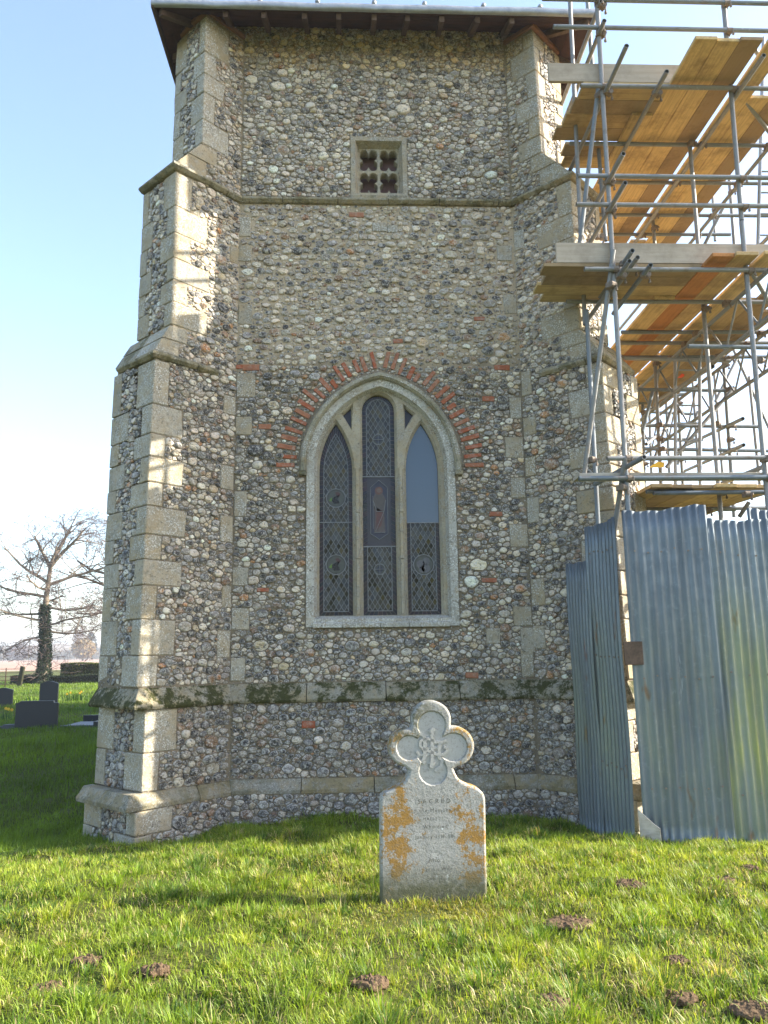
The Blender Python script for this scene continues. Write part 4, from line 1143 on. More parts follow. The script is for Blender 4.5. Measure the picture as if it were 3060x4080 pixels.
# ------------------------------------------------------------------ nave behind the tower (hidden, gives the long shade)
nave = thing('church_nave', 'flint church nave standing behind the tower', 'church', (XC, 16, -0.2))
mesh('wall', *boxvf((XL-0.1, YB+0.01, Z0), (XR-XL+0.2, 0, 0), (0, 16.6, 0), (0, 0, 7.0)), MAT['mortar'], nave)
mesh('roof', *prism([(XL-0.3, YB+0.02, Z0+7.01), (XR+0.3, YB+0.02, Z0+7.01), (XC, YB+0.02, Z0+9.2)], (0, 16.8, 0)), MAT['lead'], nave)

# ------------------------------------------------------------------ corrugated hoarding
hoard = thing('hoarding', 'tall grey corrugated iron hoarding round the scaffold foot', 'hoarding', (2.9, 7.1, -0.1))
def corrugated(p0, p1, z0, z1, pitch, amp, mat, name='corrugated_sheet', lean=0.0, ragged=0.012):
    p0, p1 = np.array([*p0, 0.0]), np.array([*p1, 0.0]); t = p1-p0; L = np.linalg.norm(t); t /= L
    nrm = np.array([t[1], -t[0], 0.0])
    if nrm[1] > 0: nrm = -nrm
    n = int(L/pitch*10); nz = 14
    V = []
    for side in (0, 1):
        for j in range(nz+1):
            f = j/nz
            for i in range(n+1):
                s_ = L*i/n; w = amp*math.sin(2*math.pi*s_/pitch)
                zz = (z0[0]+(z0[1]-z0[0])*i/n)*(1-f)+(z1[0]+(z1[1]-z1[0])*i/n)*f
                if j == nz: zz += ragged*math.sin(s_*9.0+2)+ragged*0.5*math.sin(s_*31)
                wob = 0.008*math.sin(3*f*math.pi+s_*4)+lean*f
                V.append(p0+t*s_+nrm*(w+wob-0.0015*side)+np.array([0, 0, zz]))
    m_ = (nz+1)*(n+1); F = []
    for side in (0, 1):
        for j in range(nz):
            for i in range(n):
                a = side*m_+j*(n+1)+i; q = [a, a+1, a+n+2, a+n+1]; F.append(q if side == 0 else q[::-1])
    for i in range(n): F.append([i, i+1, m_+i+1, m_+i]); a = nz*(n+1)+i; F.append([a, a+1, m_+a+1, m_+a])
    for j in range(nz):
        a = j*(n+1); F.append([a, a+n+1, m_+a+n+1, m_+a]); b = a+n; F.append([b, b+n+1, m_+b+n+1, m_+b])
    return mesh(name, V, F, MAT[mat], hoard, smooth=True)
corrugated((2.275, 7.99), (2.37, 7.53), (-0.25, -0.25), (2.435, 2.45), 0.060, 0.007, 'iron')
corrugated((2.366, 7.57), (2.504, 7.09), (-0.25, -0.22), (2.755, 2.795), 0.056, 0.007, 'iron')
corrugated((2.572, 7.055), (3.31, 6.88), (-0.17, -0.19), (2.833, 2.862), 0.072, 0.0085, 'iron')
corrugated((3.275, 6.905), (4.37, 6.85), (-0.22, -0.22), (2.735, 2.71), 0.072, 0.0085, 'iron_algae')
corrugated((2.90, 7.03), (3.40, 6.93), (-0.28, -0.28), (0.6, 0.6), 0.076, 0.010, 'iron')
corrugated((3.72, 6.93), (4.9, 6.91), (-0.2, -0.2), (2.83, 2.83), 0.076, 0.011, 'iron')
for (x0, y0, x1, y1, zs_) in ((2.60, 7.045, 3.29, 6.88, (0.35, 1.3, 2.45)), (3.32, 6.895, 4.3, 6.848, (0.3, 1.32, 2.4)), (2.37, 7.54, 2.49, 7.12, (0.5, 1.5, 2.5))):
    for z in zs_:
        for k in range(6):
            f = (k+0.5)/6; p = np.array([x0+(x1-x0)*f, y0+(y1-y0)*f-0.012, z+random.uniform(-0.02, 0.02)])
            mesh('fixing_screw', *tubevf(p, p+np.array([0, -0.008, 0]), 0.009, 6), MAT['coupler'], hoard)
# plywood square closing the gap, a board at the foot, posts behind
p = at(2525, 2600, 7.03)
mesh('plywood_patch', *boxvf((p[0]-0.085, 7.035, p[2]-0.11), (0.17, -0.012, 0), (0, 0.015, 0), (0, 0, 0.21), 0.003), MAT['rafter'], hoard)
V, F = prism([(2.52, 7.00, -0.2), (2.68, 6.93, -0.2), (2.67, 6.93, 0.02), (2.63, 6.95, 0.05), (2.51, 7.00, 0.17)], (0.01, 0.02, 0), 0.002)
mesh('foot_board', V, F, MAT['toe'], hoard)
for x, y in ((2.42, 7.62), (2.75, 7.18), (3.40, 7.18), (4.4, 7.18)):
    mesh('post', *boxvf((x, y, -0.3), (0.075, 0, 0), (0, 0.05, 0), (0, 0, 2.6), 0.004), MAT['plate'], hoard)
for z in (0.6, 2.3):
    mesh('rail', *boxvf((2.70, 7.24, z), (0.70, -0.02, 0), (0.01, 0.04, 0), (0, 0, 0.075), 0.003), MAT['plate'], hoard)

# ------------------------------------------------------------------ scaffold
scaf = thing('scaffold', 'galvanised tube scaffold with timber decks beside the tower', 'scaffold', (3.6, 8.0, -0.1))
TR = 0.0242
coupler_me = None
def tube(a, b, name='scaffold_tube', r=TR):
    a, b = np.array(a, float), np.array(b, float)
    return mesh(name, *tubevf(a, b, r, 12, hollow=True), MAT['tube'], scaf, smooth=False)
def coupler(p, rz=0.0):
    global coupler_me
    p = np.array(p, float)
    if coupler_me is None:
        parts = [tubevf((0, 0, -0.026), (0, 0, 0.026), 0.033, 10), tubevf((-0.026, -0.045, 0), (0.026, -0.045, 0), 0.033, 10),
                 boxvf((-0.03, -0.03, -0.022), (0.06, 0, 0), (0, -0.02, 0), (0, 0, 0.044)), tubevf((0.030, 0.03, 0), (0.052, -0.05, 0), 0.007, 6),
                 tubevf((0.028, -0.075, 0.01), (0.028, -0.075, -0.06), 0.007, 6), tubevf((0.028, -0.075, -0.045), (0.028, -0.075, -0.07), 0.014, 6), tubevf((0.05, -0.045, 0), (0.062, -0.055, 0), 0.014, 6)]
        o = mesh('coupler', *join(parts), MAT['coupler'], scaf, ctr=(0, 0, 0)); coupler_me = o.data
        o.location = Vector(p-LOC[scaf.name]); LOC[o.name] = p
    else:
        o = link(bpy.data.objects.new('coupler', coupler_me), scaf, p)
    o.rotation_euler = (0, 0, rz); return o
YA = 7.12
A0, A1 = np.array([2.655, YA, -0.15]), np.array([2.735, YA, 9.6])
B0, B1 = np.array([4.00, YA, -0.15]), np.array([4.16, YA, 9.6])
tube(A0, (2.665, YA, 3.30), 'standard'); tube((2.668, YA, 3.31), A1, 'standard'); tube(B0, (4.075, YA, 5.9), 'standard'); tube((4.078, YA, 5.91), B1, 'standard')
lerp = lambda a, b, z: a+(b-a)*((z-a[2])/(b[2]-a[2]))
for z, x0, x1 in ((8.475, 2.11, 6.2), (8.13, 2.21, 6.2), (7.42, 2.465, 6.2), (6.365, 2.37, 6.2), (6.04, 2.335, 6.2), (5.325, 2.375, 6.2), (3.36, 2.475, 6.2), (3.165, 2.19, 6.2)):
    y = YA-0.048
    tube((x0, y, z), (x1, y, z+0.012), 'ledger')
    for S0, S1 in ((A0, A1), (B0, B1)):
        q = lerp(S0, S1, z); coupler((q[0], q[1], z), 0.0)
# second row of standards
C0, C1 = at(2378, 2200, 7.74), at(2275, 5, 7.74)
tube((C0[0], 7.74, -0.15), (C1[0]*0.5+C0[0]*0.5, 7.74, 5.2), 'standard'); tube((C1[0]*0.5+C0[0]*0.5-0.01, 7.79, 5.05), (C1[0]+0.01, 7.79, 9.5), 'standard')
q0, q1 = at(2413, 960, 8.2), at(2340, 5, 8.2); tube(q0, q1, 'standard')
q0 = at(2872, 2060, 8.0); q1 = at(2748, 575, 8.0); tube((q0[0]-0.03, 8.0, -0.15), q1, 'standard')
for z in (7.42, 5.33, 3.2): coupler((q0[0]+(q1[0]-q0[0])*(z/7.4), 8.0, z))
def tz(x0, y0, x1, y1, z, name='transom', ext=0.0, dz=0.0):
    a, b = atz(x0, y0, z), atz(x1, y1, z); d = (b-a)/np.linalg.norm(b-a); b = b+d*ext; b[2] += dz
    return tube(a, b, name)
def ty(x0, y0, x1, y1, Y, Y2=None, name='brace', r=TR):
    return tube(at(x0, y0, Y), at(x1, y1, Y if Y2 is None else Y2), name, r)
# transoms that run back from the front, open ends towards the viewer
for (x, y, z, ln) in ((2497, 182, 7.37, 2.0), (2657, 284, 7.365, 1.6), (2484, 612, 6.315, 1.9), (2491, 728, 5.99, 1.9), (2520, 998, 5.40, 1.0), (2541, 1025, 5.355, 1.0), (2508, 1040, 5.27, 1.35), (2593, 1056, 5.28, 1.1), (2408, 82, 8.08, 1.6), (2395, 5, 8.43, 1.6)):
    a = atz(x, y, z); tube(a, a+np.array([0.0, ln, 0.0]), 'transom')
    coupler((a[0], YA-0.02, z), 1.57)
a = at(2567, 1821, 6.75); tube(a, at(2372, 1930, 7.74), 'transom')
# sway braces
ty(2384, 345, 2308, 990, 7.18, 7.5); ty(2444, 996, 2328, 1890, 7.06, 7.60); ty(2491, 1826, 2440, 2160, 7.06, 7.4)
for (x, y, Y) in ((2380, 385, 7.2), (2425, 1140, 7.1), (2348, 1835, 7.6), (2468, 1945, 7.12)): coupler(at(x, y, Y), 0.5)
# ledgers of the second row and of the long run (along X)
for (Y, z, x0, x1) in ((8.02, 7.43, 2.62, 6.4), (7.82, 5.335, 2.40, 6.4), (8.78, 7.44, 3.2, 6.4), (9.52, 7.44, 3.3, 6.6), (10.02, 7.44, 3.5, 5.55), (8.62, 5.33, 3.3, 6.6), (8.95, 5.33, 3.4, 6.5), (9.42, 5.33, 3.5, 6.6), (7.80, 3.17, 3.2, 6.4), (8.75, 3.17, 3.3, 6.4)):
    tube((x0, Y, z), (x1, Y, z+0.02), 'ledger')
    for xx in (4.18, 4.98): coupler((xx+(Y-8)*0.02, Y-0.02, z-0.03), 0.0)
# ledgers of the long run (along Y): X ~ 4.15 and 4.95
for x, z in ((4.16, 7.37), (4.97, 7.36), (5.0, 6.36), (5.0, 6.0)): tube((x, 6.55 if x < 4.5 else 7.0, z), (x+0.02, 13.2, z), 'ledger')
for x, z in ((2.92, 6.31), (2.92, 5.98)): coupler((x, 8.15, z), 1.57)
# standards of the long run, further back
for (x0, y0, x1, y1, Y) in ((2607, 1388, 2640, 2060, 9.75), (2880, 1395, 2925, 2060, 9.75), (2520, 1480, 2560, 2060, 9.75), (2700, 1560, 2728, 2060, 11.6), (2560, 1600, 2572, 2060, 11.6), (2905, 700, 2960, 1420, 9.75), (2600, 860, 2640, 1400, 9.75), (2835, 690, 2850, 960, 11.6)):
    a, b = at(x0, y0, Y), at(x1, y1, Y); tube(b, a, 'standard'); coupler(b*0.55+a*0.45); coupler(b*0.1+a*0.9)
# guard rails seen through
for (x0, y0, x1, y1, Y) in ((2490, 1428, 2910, 1438, 8.9), (2742, 1380, 3080, 1385, 7.62), (2540, 1552, 2888, 1556, 9.7), (2540, 1695, 3040, 1700, 9.7), (2540, 1788, 3080, 1797, 9.7), (2530, 1610, 2735, 1568, 11.5), (2680, 1512, 2775, 1514, 11.5), (2620, 1566, 2732, 1570, 11.5), (2560, 2035, 2930, 2030, 9.6), (2575, 1958, 2760, 1956, 7.85), (2560, 1985, 2920, 1990, 9.0), (3060, 1905, 2780, 1905, 9.7)):
    tube(at(x0, y0, Y), at(x1, y1, Y), 'guard_rail')
# tubes that point at the viewer
for (x0, y0, x1, y1, Y, Y2) in ((2960, 1668, 2700, 1790, 9.0, 12.5), (2963, 1773, 2720, 1880, 9.0, 12.5), (3040, 1860, 2670, 2010, 7.3, 9.8), (3060, 1960, 2800, 2040, 8.2, 10), (2985, 2000, 2945, 2060, 8.5, 8.6)):
    tube(at(x0, y0, Y), at(x1, y1, Y2), 'transom')
# long diagonals
ty(2925, 1543, 2655, 1862, 9.6, 9.6); ty(2906, 1355, 3075, 1730, 12.0, 12.0); ty(3010, 200, 3070, 290, 7.3, 7.6); ty(2930, 350, 3080, 545, 7.2, 7.9); ty(2990, 1075, 3080, 1230, 7.2, 7.8); ty(2600, 1560, 2560, 1720, 9.6, 9.6); ty(2880, 830, 2800, 990, 9.8, 10.0)
for (x0, y0, x1, y1, Y, Y2) in ((2650, 1500, 2668, 1900, 13.0, 13.0), (2760, 1520, 2785, 1900, 13.0, 13.0), (2585, 1560, 2596, 1900, 13.0, 13.0), (2845, 1480, 2880, 1900, 13.0, 13.0), (2985, 1500, 3030, 1960, 11.6, 11.6), (2550, 1640, 2760, 1650, 13.0, 13.0), (2550, 1745, 2800, 1752, 13.0, 13.0), (2600, 1850, 2700, 1560, 11.7, 11.7), (2780, 1640, 2700, 1850, 12.0, 12.0), (2545, 1480, 2700, 1486, 11.5, 11.5), (2575, 1770, 2660, 1700, 11.0, 12.5), (2850, 1600, 2940, 1420, 11.8, 11.8), (2540, 1890, 2900, 1900, 12.0, 12.0), (2840, 1460, 2610, 1600, 8.3, 11.5)):
    tube(at(x0, y0, Y), at(x1, y1, Y2), 'brace')
for (x, y_, Y) in ((2612, 1420, 9.7), (2620, 1695, 9.7), (2630, 1790, 9.7), (2895, 1553, 9.7), (2905, 1698, 9.7), (2910, 1795, 9.7), (2700, 1640, 11.5), (2860, 1420, 8.9), (2845, 1690, 9.6), (3012, 1440, 7.2), (3040, 1830, 7.1)): coupler(at(x, y_, Y), 0.8)
# lattice girders under the decks
def girder(x, zt, zb_, y0, y1, n):
    parts = [tubevf((x, y0, zt), (x, y1, zt), TR, 10), tubevf((x, y0, zb_), (x, y1, zb_), TR, 10)]
    mesh('girder_chord', *parts[0], MAT['tube'], scaf); mesh('girder_chord', *parts[1], MAT['tube'], scaf)
    for i in range(n):
        ya, yb = y0+(y1-y0)*i/n, y0+(y1-y0)*(i+1)/n
        mesh('girder_strut', *tubevf((x, ya, zb_ if i % 2 else zt), (x, yb, zt if i % 2 else zb_), 0.013, 8), MAT['tube'], scaf)
girder(4.22, 5.28, 4.82, 6.9, 12.6, 16); girder(5.02, 5.28, 4.82, 6.9, 13.2, 18)
# decks
def board(x0, x1, y0, y1, z, mat, th=0.038, tilt=0.0):
    V, F = boxvf((x0, y0, z), (x1-x0, 0, tilt), (0, y1-y0, 0), (0, 0, th), 0.003)
    return mesh('scaffold_board', V, F, MAT[mat], scaf)
bw = 0.225
for k, (x, ya, yb, dz) in enumerate(((3.455, 6.50, 10.4, 0), (3.685, 6.52, 10.3, 0), (3.915, 6.50, 10.4, 0.002), (4.20, 6.46, 10.2, 0), (4.43, 7.3, 11.2, 0.001), (4.66, 7.2, 11.1, 0))):
    board(x, x+bw, ya, yb, 7.495+dz, 'board_y')
for k, (x, ya, yb) in enumerate(((3.47, 10.45, 13.9), (3.70, 10.4, 13.9), (3.93, 10.45, 13.9), (4.19, 10.3, 13.9))): board(x, x+bw, ya, yb, 7.497, 'board_y')
for (x0, ya) in ((2.52, 7.14), (2.50, 7.37), (2.47, 7.60), (2.42, 7.83), (2.60, 8.12), (2.66, 8.35)): board(x0, 3.44 if ya > 7.7 else 3.46, ya, ya+bw-0.003, 7.49, 'board_x')
board(3.20, 3.43, 7.55, 11.0, 7.452, 'board_y')
for k, (x, ya, yb, mt) in enumerate(((3.635, 6.93, 10.8, 'board_orange'), (3.865, 6.90, 10.8, 'board_y'), (4.14, 6.88, 10.8, 'board_y'), (4.37, 7.9, 11.7, 'board_y'), (4.60, 7.8, 11.6, 'board_y'), (4.83, 8.2, 11.8, 'board_y'))):
    board(x, x+bw, ya, yb, 5.40+0.001*k, mt)
for k, (x, ya, yb) in enumerate(((3.62, 10.9, 14.4), (3.86, 10.85, 14.4), (4.13, 10.9, 14.4), (4.37, 11.75, 15), (4.60, 11.7, 15))): board(x, x+bw, ya, yb, 5.402, 'board_y')
for (x0, ya) in ((1.99, 7.15), (2.06, 7.36), (2.02, 7.56), (2.14, 7.76)): board(x0, 3.62, ya, ya+0.20, 5.395, 'board_x')
board(3.38, 3.61, 7.78, 11, 5.357, 'board_y')
for k in range(6): board(3.15+k*0.232, 3.15+k*0.232+bw, 7.72+0.03*(k % 3), 11.5, 3.215, 'board_y')
board(2.22, 6.2, 7.15, 7.37, 3.20, 'toe')
# toe boards on edge
def toe(x0, x1, y, z, h=0.222): return mesh('toe_board', *boxvf((x0, y, z), (x1-x0, 0, 0.01), (0, 0.036, 0), (0, 0, h), 0.003), MAT['toe'], scaf)
toe(2.155, 3.95, 7.155, 7.538); toe(2.125, 6.2, 7.155, 5.440)
o = mesh('debris_netting', *prism([at(2700, 1505, 10.2), at(2780, 1425, 10.2), at(2800, 1440, 10.3), at(2770, 1470, 10.3), at(2715, 1505, 10.3)], (0.004, 0.006, 0)), MAT['net'], scaf)
mesh('yellow_tag_sheet', *prism([at(2585, 1862, 9.5), at(2620, 1840, 9.5), at(2648, 1842, 9.5), at(2645, 1862, 9.5)], (0, 0.01, 0)), MAT['yellow'], scaf)
# ladders tied to the scaffold
def ladder(label, a0, a1, w, n):
    t = thing('ladder', label, 'ladder', a0)
    a0, a1, w = np.array(a0, float), np.array(a1, float), np.array(w, float)
    for s in (0, 1): mesh('stile', *tubevf(a0+w*s, a1+w*s, 0.022, 8), MAT['ladder'], t)
    for k in range(n):
        p = a0+(a1-a0)*(k+0.5)/n; mesh('rung', *tubevf(p, p+w, 0.011, 6), MAT['ladder'], t)
a, b, c = at(2692, 2080, 9.5), at(2690, 1440, 9.3), at(2791, 2080, 9.5)
ladder('grey steel ladder inside the lower scaffold lift', a, b, (c-a)*np.array([1, 0, 0]), 9)
a, b, c = at(3020, 980, 8.6), at(3042, 150, 8.4), at(3140, 980, 8.6)
ladder('grey steel ladder rising at the right edge of the upper scaffold', a, b, (c-a)*np.array([1, 0, 0]), 10)

# ------------------------------------------------------------------ quatrefoil headstone
YS = 5.25
def gz(zx, zy): p = at(1450+zx/2.458, 2750+zy/2.458, YS); return float(p[0]), float(p[2])
HSX, HSZ = gz(680, 2075)
hs = thing('headstone', 'lichen-covered stone with a quatrefoil head and carved monogram', 'headstone', (HSX, YS, HSZ-0.05))
def arcpts(cx, cy, r, a0, a1, n): return [(cx+r*math.cos(math.radians(a)), cy-r*math.sin(math.radians(a))) for a in np.linspace(a0, a1, n)]
outl = [(165, 2150), (1215, 2150), (1206, 1700), (1196, 1080), (1190, 1050), (1172, 1010), (1135, 975), (1085, 950), (1030, 935), (970, 905), (925, 862), (898, 815), (884, 775)]
outl += arcpts(892, 555, 196, -82, 100, 16)+arcpts(665, 300, 195, -12, 192, 20)+arcpts(427, 565, 186, 80, 262, 16)
outl += [(446, 790), (436, 835), (405, 890), (350, 940), (280, 972), (215, 1000), (175, 1040), (160, 1085)]
OUTL = [gz(*p) for p in outl]
inn = arcpts(880, 562, 150, -128, 128, 12)+arcpts(668, 345, 147, -35, 215, 14)+arcpts(445, 568, 132, 52, 308, 12)+arcpts(680, 795, 146, 145, 395, 14)
INN = [gz(*p) for p in inn]
def ccw(P): return P if sum(P[i][0]*P[(i+1) % len(P)][1]-P[(i+1) % len(P)][0]*P[i][1] for i in range(len(P))) > 0 else P[::-1]
OUTL, INN = ccw(OUTL), ccw(INN)
def shrink(P, d):
    return offset(P, -d)
TH_ = 0.115; bv = 0.015
e1, e2, e3 = OUTL, shrink(OUTL, bv*0.35), shrink(OUTL, bv)
in0, in1 = INN, shrink(INN, 0.010)
parts = [ringwall(OUTL, TH_, e1, bv), ringwall(e1, bv, e2, bv*0.3), ringwall(e2, bv*0.3, e3, 0.0), sheet_with_holes('h', e3, [in0], 0.0, None, None), ringwall(in0, 0.0, in1, 0.012)]
V, F = join(parts); n = len(V)
V2 = [(x, TH_, z) for x, z in OUTL]; F.append(list(range(n, n+len(V2)))); V = V+V2
ROTS = math.radians(2.0)
def place(V, y0=0.0):
    c, s_ = math.cos(ROTS), math.sin(ROTS); o = []
    for x, y, z in V:
        dx, dy = x-HSX, y+y0; lean = (z-HSZ)*0.012
        o.append((HSX+dx*c-dy*s_, YS+dx*s_+dy*c+lean, z))
    return o
mesh('slab', place(V), F, MAT['headstone'], hs)
Vp, Fp = sheet_with_holes('p', in1, [], 0.012, None, None); mesh('sunk_panel', place(Vp), Fp, MAT['hs_panel'], hs)
# interlaced monogram in relief
def ribbon(pts, w, y=0.004, d=0.010):
    P = np.array([gz(*p) for p in pts]); L, R_ = [], []
    for i in range(len(P)):
        t = P[min(i+1, len(P)-1)]-P[max(i-1, 0)]; t = t/np.linalg.norm(t); nn = np.array([-t[1], t[0]])*w/2
        L.append(P[i]+nn); R_.append(P[i]-nn)
    V = []; n = len(P)
    for q, yy in ((L, y+d), (L, y), (R_, y), (R_, y+d)): V += [(a[0], yy, a[1]) for a in q]
    F = []
    for k in range(3):
        for i in range(n-1): F.append([k*n+i, k*n+i+1, (k+1)*n+i+1, (k+1)*n+i])
    F += [[0, n, 2*n, 3*n], [n-1, 2*n-1, 3*n-1, 4*n-1]]
    return place(V), F
k_ = 0.0185
strokes = [[(672, 385), (672, 560), (672, 700), (662, 765)], [(640, 415), (675, 380), (712, 402)], [(640, 712), (672, 735), (708, 712)],
           [(598, 470), (600, 560), (598, 660), (575, 700), (600, 718)], [(742, 500), (742, 580), (742, 660), (770, 690), (762, 750), (720, 775), (705, 800)], [(600, 568), (672, 568), (742, 568)],
           [(815, 490), (770, 512), (700, 510), (640, 480), (590, 480), (556, 505), (552, 545), (580, 575), (640, 600), (720, 632), (780, 632), (818, 600), (815, 570), (785, 560)],
           [(520, 600), (545, 635), (600, 640), (650, 622)], [(520, 665), (550, 640)], [(545, 430), (575, 440), (600, 468)]]
mesh('monogram', *join([ribbon(s_, 0.0235 if i in (0, 3, 4) else 0.0185, 0.003+0.0012*(i % 3)) for i, s_ in enumerate(strokes)]), MAT['hs_panel'], hs)
# worn inscription
def text_mesh(txt, size, zx, zy, font_shear=0.0, space=1.15):
    cu = bpy.data.curves.new('t', 'FONT'); cu.body = txt; cu.size = size; cu.align_x = 'CENTER'; cu.space_character = space; cu.shear = font_shear; cu.resolution_u = 2
    ob = bpy.data.objects.new('t', cu); COL.objects.link(ob); dg = bpy.context.evaluated_depsgraph_get()
    me = bpy.data.meshes.new_from_object(ob.evaluated_get(dg))
    x, z = gz(zx, zy)
    V = [(x+v.co.x, -0.0008, z+v.co.y) for v in me.vertices]; F = [list(p.vertices) for p in me.polygons]
    bpy.data.objects.remove(ob); bpy.data.curves.remove(cu); bpy.data.meshes.remove(me)
    return V, F
LINES = [('SACRED', 0.040, 690, 1110, 1.7), ('To the Memory of', 0.033, 690, 1195, 1.3), ('MALLETT', 0.027, 680, 1275, 1.3), ('Who died', 0.032, 700, 1355, 1.25), ('January 11th 18', 0.032, 690, 1450, 1.2), ('Also', 0.036, 690, 1685, 1.2), ('of his Wife', 0.031, 740, 1770, 1.2), ('who died', 0.031, 740, 1860, 1.2), ('aged        Years', 0.028, 700, 2030, 1.2)]
for t_, s_, a, b, sp in LINES:
    V, F = text_mesh(t_, s_, a, b, 0.0, sp); mesh('inscription', place(V), F, MAT['letter'], hs)

# ------------------------------------------------------------------ left-hand churchyard
def slab_stone(name, label, cx, Y, zb_, w, h, top, mat, th=0.10, cham=None):
    t = thing(name, label, 'headstone', (cx, Y, zb_))
    if top == 'ogee':
        P = [(-w/2, -0.15), (w/2, -0.15), (w/2, h*0.90)]+[(w/2-w*i/12, h*0.90+h*0.10*math.sin(math.pi*i/12)**1.3) for i in range(1, 12)]+[(-w/2, h*0.90)]
    else:
        P = [(-w/2, -0.15), (w/2, -0.15), (w/2, h*0.92), (w*0.40, h*0.925), (w*0.39, h), (-w*0.40, h), (-w*0.43, h*0.95), (-w/2, h*0.92)]
    V, F = prism([(cx+x, Y, zb_+z) for x, z in P], (0, th, 0), 0.006)
    mesh('slab', V, F, MAT[mat], t)
    V, F = boxvf((cx-w/2-0.06, Y-0.06, zb_-0.15), (w+0.12, 0, 0), (0, th+0.12, 0), (0, 0, 0.19), 0.008)
    mesh('plinth', V, F, MAT[mat], t)
    return t
def gh(x, y): return float(height(x, y))
a = atz(140, 2912, -0.22)
slab_stone('headstone', 'wide low dark granite headstone left of the buttress', a[0]-0.0, a[1], gh(a[0], a[1])-0.02, 1.02, 0.68, 'step', 'granite', 0.09)
b = atz(190, 2818, -0.24); slab_stone('headstone', 'narrow black headstone with curved top behind the wide granite one', b[0], b[1], gh(b[0], b[1]), 0.66, 0.86, 'ogee', 'granite', 0.09)
b = atz(8, 2826, -0.24); slab_stone('headstone', 'dark curved-top headstone cut by the left edge of the picture', b[0], b[1], gh(b[0], b[1]), 0.66, 0.66, 'ogee', 'granite', 0.09)
# kerbed grave behind the wide stone
kb = thing('grave_kerb', 'black granite kerb set with pale gravel beside the wide headstone', 'grave', (a[0]+1.4, a[1]+0.6, -0.22))
kx, ky, kz = a[0]+0.55, a[1]+0.1, gh(a[0]+1, a[1])
for (x0, y0, x1, y1, h) in ((kx, ky+1.7, kx+2.2, ky+1.55, 0.17), (kx, ky, kx+0.95, ky-0.02, 0.05), (kx+2.1, ky+1.5, kx+1.25, ky-0.05, 0.16)):
    p0, p1 = np.array([x0, y0, kz-0.1]), np.array([x1, y1, kz-0.1]); t = p1-p0; q = np.array([-t[1], t[0], 0]); q = q/np.linalg.norm(q)*0.1
    mesh('kerb_stone', *prism([p0, p1, p1+q, p0+q], (0, 0, h+0.1), 0.005), MAT['granite' if h > 0.1 else 'granite_grey'], kb)
mesh('corner_block', *boxvf((kx+0.85, ky-0.1, kz-0.1), (0.36, 0, 0), (0, 0.3, 0), (0, 0, 0.24), 0.006), MAT['granite'], kb)
mesh('gravel_bed', *boxvf((kx, ky+0.03, kz-0.1), (1.9, 0, 0), (0, 1.5, 0), (0, 0, 0.12)), MAT['gravel'], kb)['kind'] = 'stuff'
kb2 = thing('grave_kerb', 'low pale kerb line left of the wide granite headstone', 'grave', (a[0]-1.2, a[1]+0.1, -0.2))
mesh('kerb_stone', *boxvf((a[0]-0.85, a[1]+0.05, gh(a[0]-1, a[1])-0.1), (-2.2, -1.2, 0), (0.03, 0.12, 0), (0, 0, 0.16), 0.005), MAT['granite_grey'], kb2)
mesh('kerb_stone', *boxvf((a[0]-0.52, a[1]+0.15, gh(a[0]-1, a[1])-0.1), (-0.28, -0.14, 0), (0.03, 0.12, 0), (0, 0, 0.2), 0.005), MAT['granite_grey'], kb2)

# --- leaf clouds (ivy, hedge)
def leaves(name, P, size, cols, parent=None, mat='leaf', seed=1, up=0.3):
    P = np.asarray(P, float); n = len(P); rg = np.random.default_rng(seed)
    a = rg.normal(size=(n, 3)); a /= np.linalg.norm(a, axis=1)[:, None]; b = rg.normal(size=(n, 3)); b -= a*(a*b).sum(1)[:, None]; b /= np.linalg.norm(b, axis=1)[:, None]
    s_ = (size*rg.uniform(0.6, 1.4, n))[:, None]
    V = np.stack([P-a*s_, P+b*s_*0.6, P+a*s_, P-b*s_*0.6], 1).reshape(-1, 3)
    T = np.arange(4*n).reshape(-1, 4)
    c = np.array(cols)[rg.integers(0, len(cols), n)]*rg.uniform(0.7, 1.35, (n, 1))
    C = np.repeat(np.concatenate([c, np.ones((n, 1))], 1), 4, 0)
    return tri_mesh(name, V, T, MAT[mat], parent, C, ctr=P.mean(0))
GREENS = [(0.09, 0.12, 0.025), (0.12, 0.14, 0.03), (0.06, 0.09, 0.022), (0.16, 0.17, 0.04)]
def hedge(label, x0, y0, x1, y1, z0, z1, depth, n, seed, cols=GREENS):
    t = thing('hedge', label, 'hedge', ((x0+x1)/2, (y0+y1)/2, z0))
    rg = np.random.default_rng(seed); f = rg.random(n); g = rg.random(n)
    d = np.array([x1-x0, y1-y0]); L = np.linalg.norm(d); q = np.array([-d[1], d[0]])/L
    edge = rg.random(n); k = rg.random(n); zz = np.where(edge < 0.55, z0+(z1-z0)*k, z1-0.10*k); dd = np.where(edge < 0.55, 0.12*g, depth*g)
    zz = zz+0.05*np.sin(f*L*1.3); P = np.stack([x0+d[0]*f+q[0]*dd, y0+d[1]*f+q[1]*dd, zz], 1)
    leaves('foliage', P, 0.055, cols, t, seed=seed)
    o = np.array([x0, y0, z0-0.1]); mesh('stems', *boxvf(o+np.array([*(q*0.1), 0]), (*d, 0), (*(q*(depth-0.15)), 0), (0, 0, z1-z0)), MAT['hedgecore'], t)
m = M('hedge_twigs', 0.95, 0.1); m.color(m.mix(m.noise(6, 4), (0.018, 0.022, 0.01), (0.05, 0.045, 0.025))); MAT['hedgecore'] = m.m
h0, h1 = at(185, 2718, 56.5), at(470, 2716, 56.0)
hz = gh(h0[0], 56)
hedge('clipped evergreen hedge behind the churchyard, tall back row', h0[0]-0.2, 59.5, h1[0]+6, 59.0, hz, at(300, 2643, 59.2)[2], 1.2, 16000, 5)
